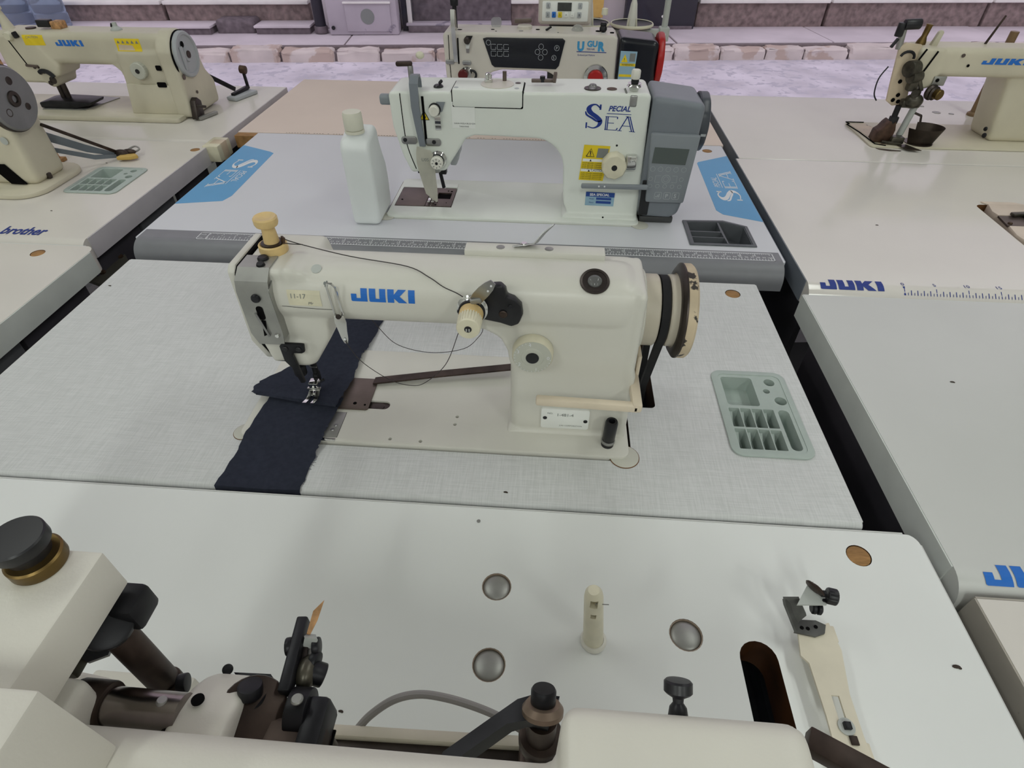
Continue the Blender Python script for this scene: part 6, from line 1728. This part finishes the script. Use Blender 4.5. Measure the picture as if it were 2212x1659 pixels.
# knife holder bar, its bolts, and the splinter stuck in it
a, b = V((-0.1224, 0.1032, 0.1880)), V((-0.1259, 0.1422, 0.1880))
kh = obj('knife_bar', G().bar(a, b, .0062, .009, (0, 0, 1), .0012), 'black_oxide', MA)
obj('knife_blade', G().bar(V((-0.1171, 0.1065, 0.1800)), V((-0.1214, 0.1347, 0.1840)), .003, .008, (0, 0, 1), .0006), 'steel_dark', kh)
obj('spring_clip', G().sheet([(-0.1187, 0.1282, 0.1860), (-0.1165, 0.1297, 0.1930), (-0.1209, 0.1346, 0.1860)], (1, 0, 0), .007, .0014), 'edge_green', kh)
for p, q, r in (((-0.1304, 0.1264, 0.1880), (-0.1271, 0.1272, 0.1880), .0048), ((-0.1167, 0.1283, 0.1860), (-0.1129, 0.1291, 0.1860), .0050), ((-0.1160, 0.1174, 0.1820), (-0.1087, 0.1171, 0.1780), .0062), ((-0.1162, 0.1225, 0.1840), (-0.1119, 0.1217, 0.1840), .0050)):
    obj('holder_bolt', G().cyl(V(p), V(q), r, seg=16, bev=.0008), 'black_oxide', kh)
obj('holder_cam', G().ball((-0.1168, 0.1168, 0.1820), .0075, (.8, 1.2, 1)), 'mech_oily', kh)
obj('splinter', G().slab([(-0.1210, 0.1332, 0.1900), (-0.1193, 0.1430, 0.1960), (-0.1137, 0.1477, 0.2000), (-0.1160, 0.1395, 0.1940), (-0.1189, 0.1329, 0.1900)], (.0004, 0, .0012)), 'wood_straw', kh)
# rear rail, cable, presser lever
obj('rear_rail', G().bar(V((-0.1718, 0.1163, 0.0850)), V((0.0303, 0.1201, 0.0850)), .0065, .012, (0, 0, 1), .001), 'rail_beige', MA)
obj('rail_shade_bar', G().bar(V((-0.1729, 0.1117, 0.0750)), V((0.0310, 0.1162, 0.0750)), .012, .016, (0, 0, 1), .001), 'steel_dark', MA)  # dark bar standing in for the shadow below the rail
obj('cable', G().tube([(-0.1090, 0.1188, 0.0850), (-0.0997, 0.1261, 0.0940), (-0.0847, 0.1329, 0.1040), (-0.0684, 0.1360, 0.1080), (-0.0504, 0.1351, 0.1080), (-0.0310, 0.1325, 0.1040), (-0.0146, 0.1292, 0.0980), (0.0052, 0.1261, 0.0800)], .0026, 10, 6), 'cable_grey', MA)
lv = obj('presser_lever', G().sheet([(-0.0435, 0.0869, 0.1480), (-0.0229, 0.1008, 0.1530), (-0.0058, 0.1120, 0.1580), (0.0036, 0.1146, 0.1600), (0.0152, 0.1136, 0.1600)], (.35, .9, 0), [.0135, .0135, .0135, .015, .016], .009), 'black_oxide', MA)
pb = V((0.0091, 0.1126, 0.1630))
obj('lever_washer', G().lathe([(.0112, .0), (.0112, .0026), (.0090, .0055), (.0068, .0058)], pb, (0, .62, .78), 32), 'bronze_dull', lv)
obj('lever_bolt', G().lathe([(.0064, .005), (.0068, .006), (.0068, .0125), (.0060, .0138), (0, .0140)], pb, (0, .62, .78), 28), 'black_oxide', lv)
obj('lever_pivot', G().cyl(pb - V((0, 0, .008)), pb - V((0, .006, .06)), .0085).cyl(pb - V((0, .002, .026)), pb - V((0, .002, .040)), .0125, bev=.002).box(pb.x-.012, pb.x+.018, pb.y-.035, pb.y+.004, .085, .105, .003), 'brown_iron', lv)
obj('side_shaft', G().cyl((-.01, .092, .118), (.03, .092, .118), .004).cyl((.0, .080, .104), (.03, .080, .104), .0035), 'steel', MA)
# thumb knob on the cover
t0 = V((0.0642, 0.0939, 0.2360))
obj('thumb_knob', G().lathe([(.0044, -.004), (.0036, .0008), (.0022, .0026), (.0024, .0044), (.0052, .0060), (.0060, .0068), (.0060, .0106), (.0052, .0114), (0, .0116)], t0, (0, .80, .60), 36), 'black_plastic', MA)
# dark lifting bar on the right
obj('lifting_bar', G().bar(V((0.1522, 0.1142, 0.1500)), V((0.1902, 0.0955, 0.1500)), .0125, .010, (0, 0, 1), .0008), 'brown_iron', MA)
obj('lifting_spring', G().tube([(0.1559, 0.1118, 0.1440), (0.1639, 0.1076, 0.1440), (0.1763, 0.1017, 0.1440)], .0014, 8), 'black_oxide', MA)
obj('bar_pin', G().cyl(V((0.1709, 0.1096, 0.1300)), V((0.1916, 0.1241, 0.0900)), .003), 'edge_green', MA)
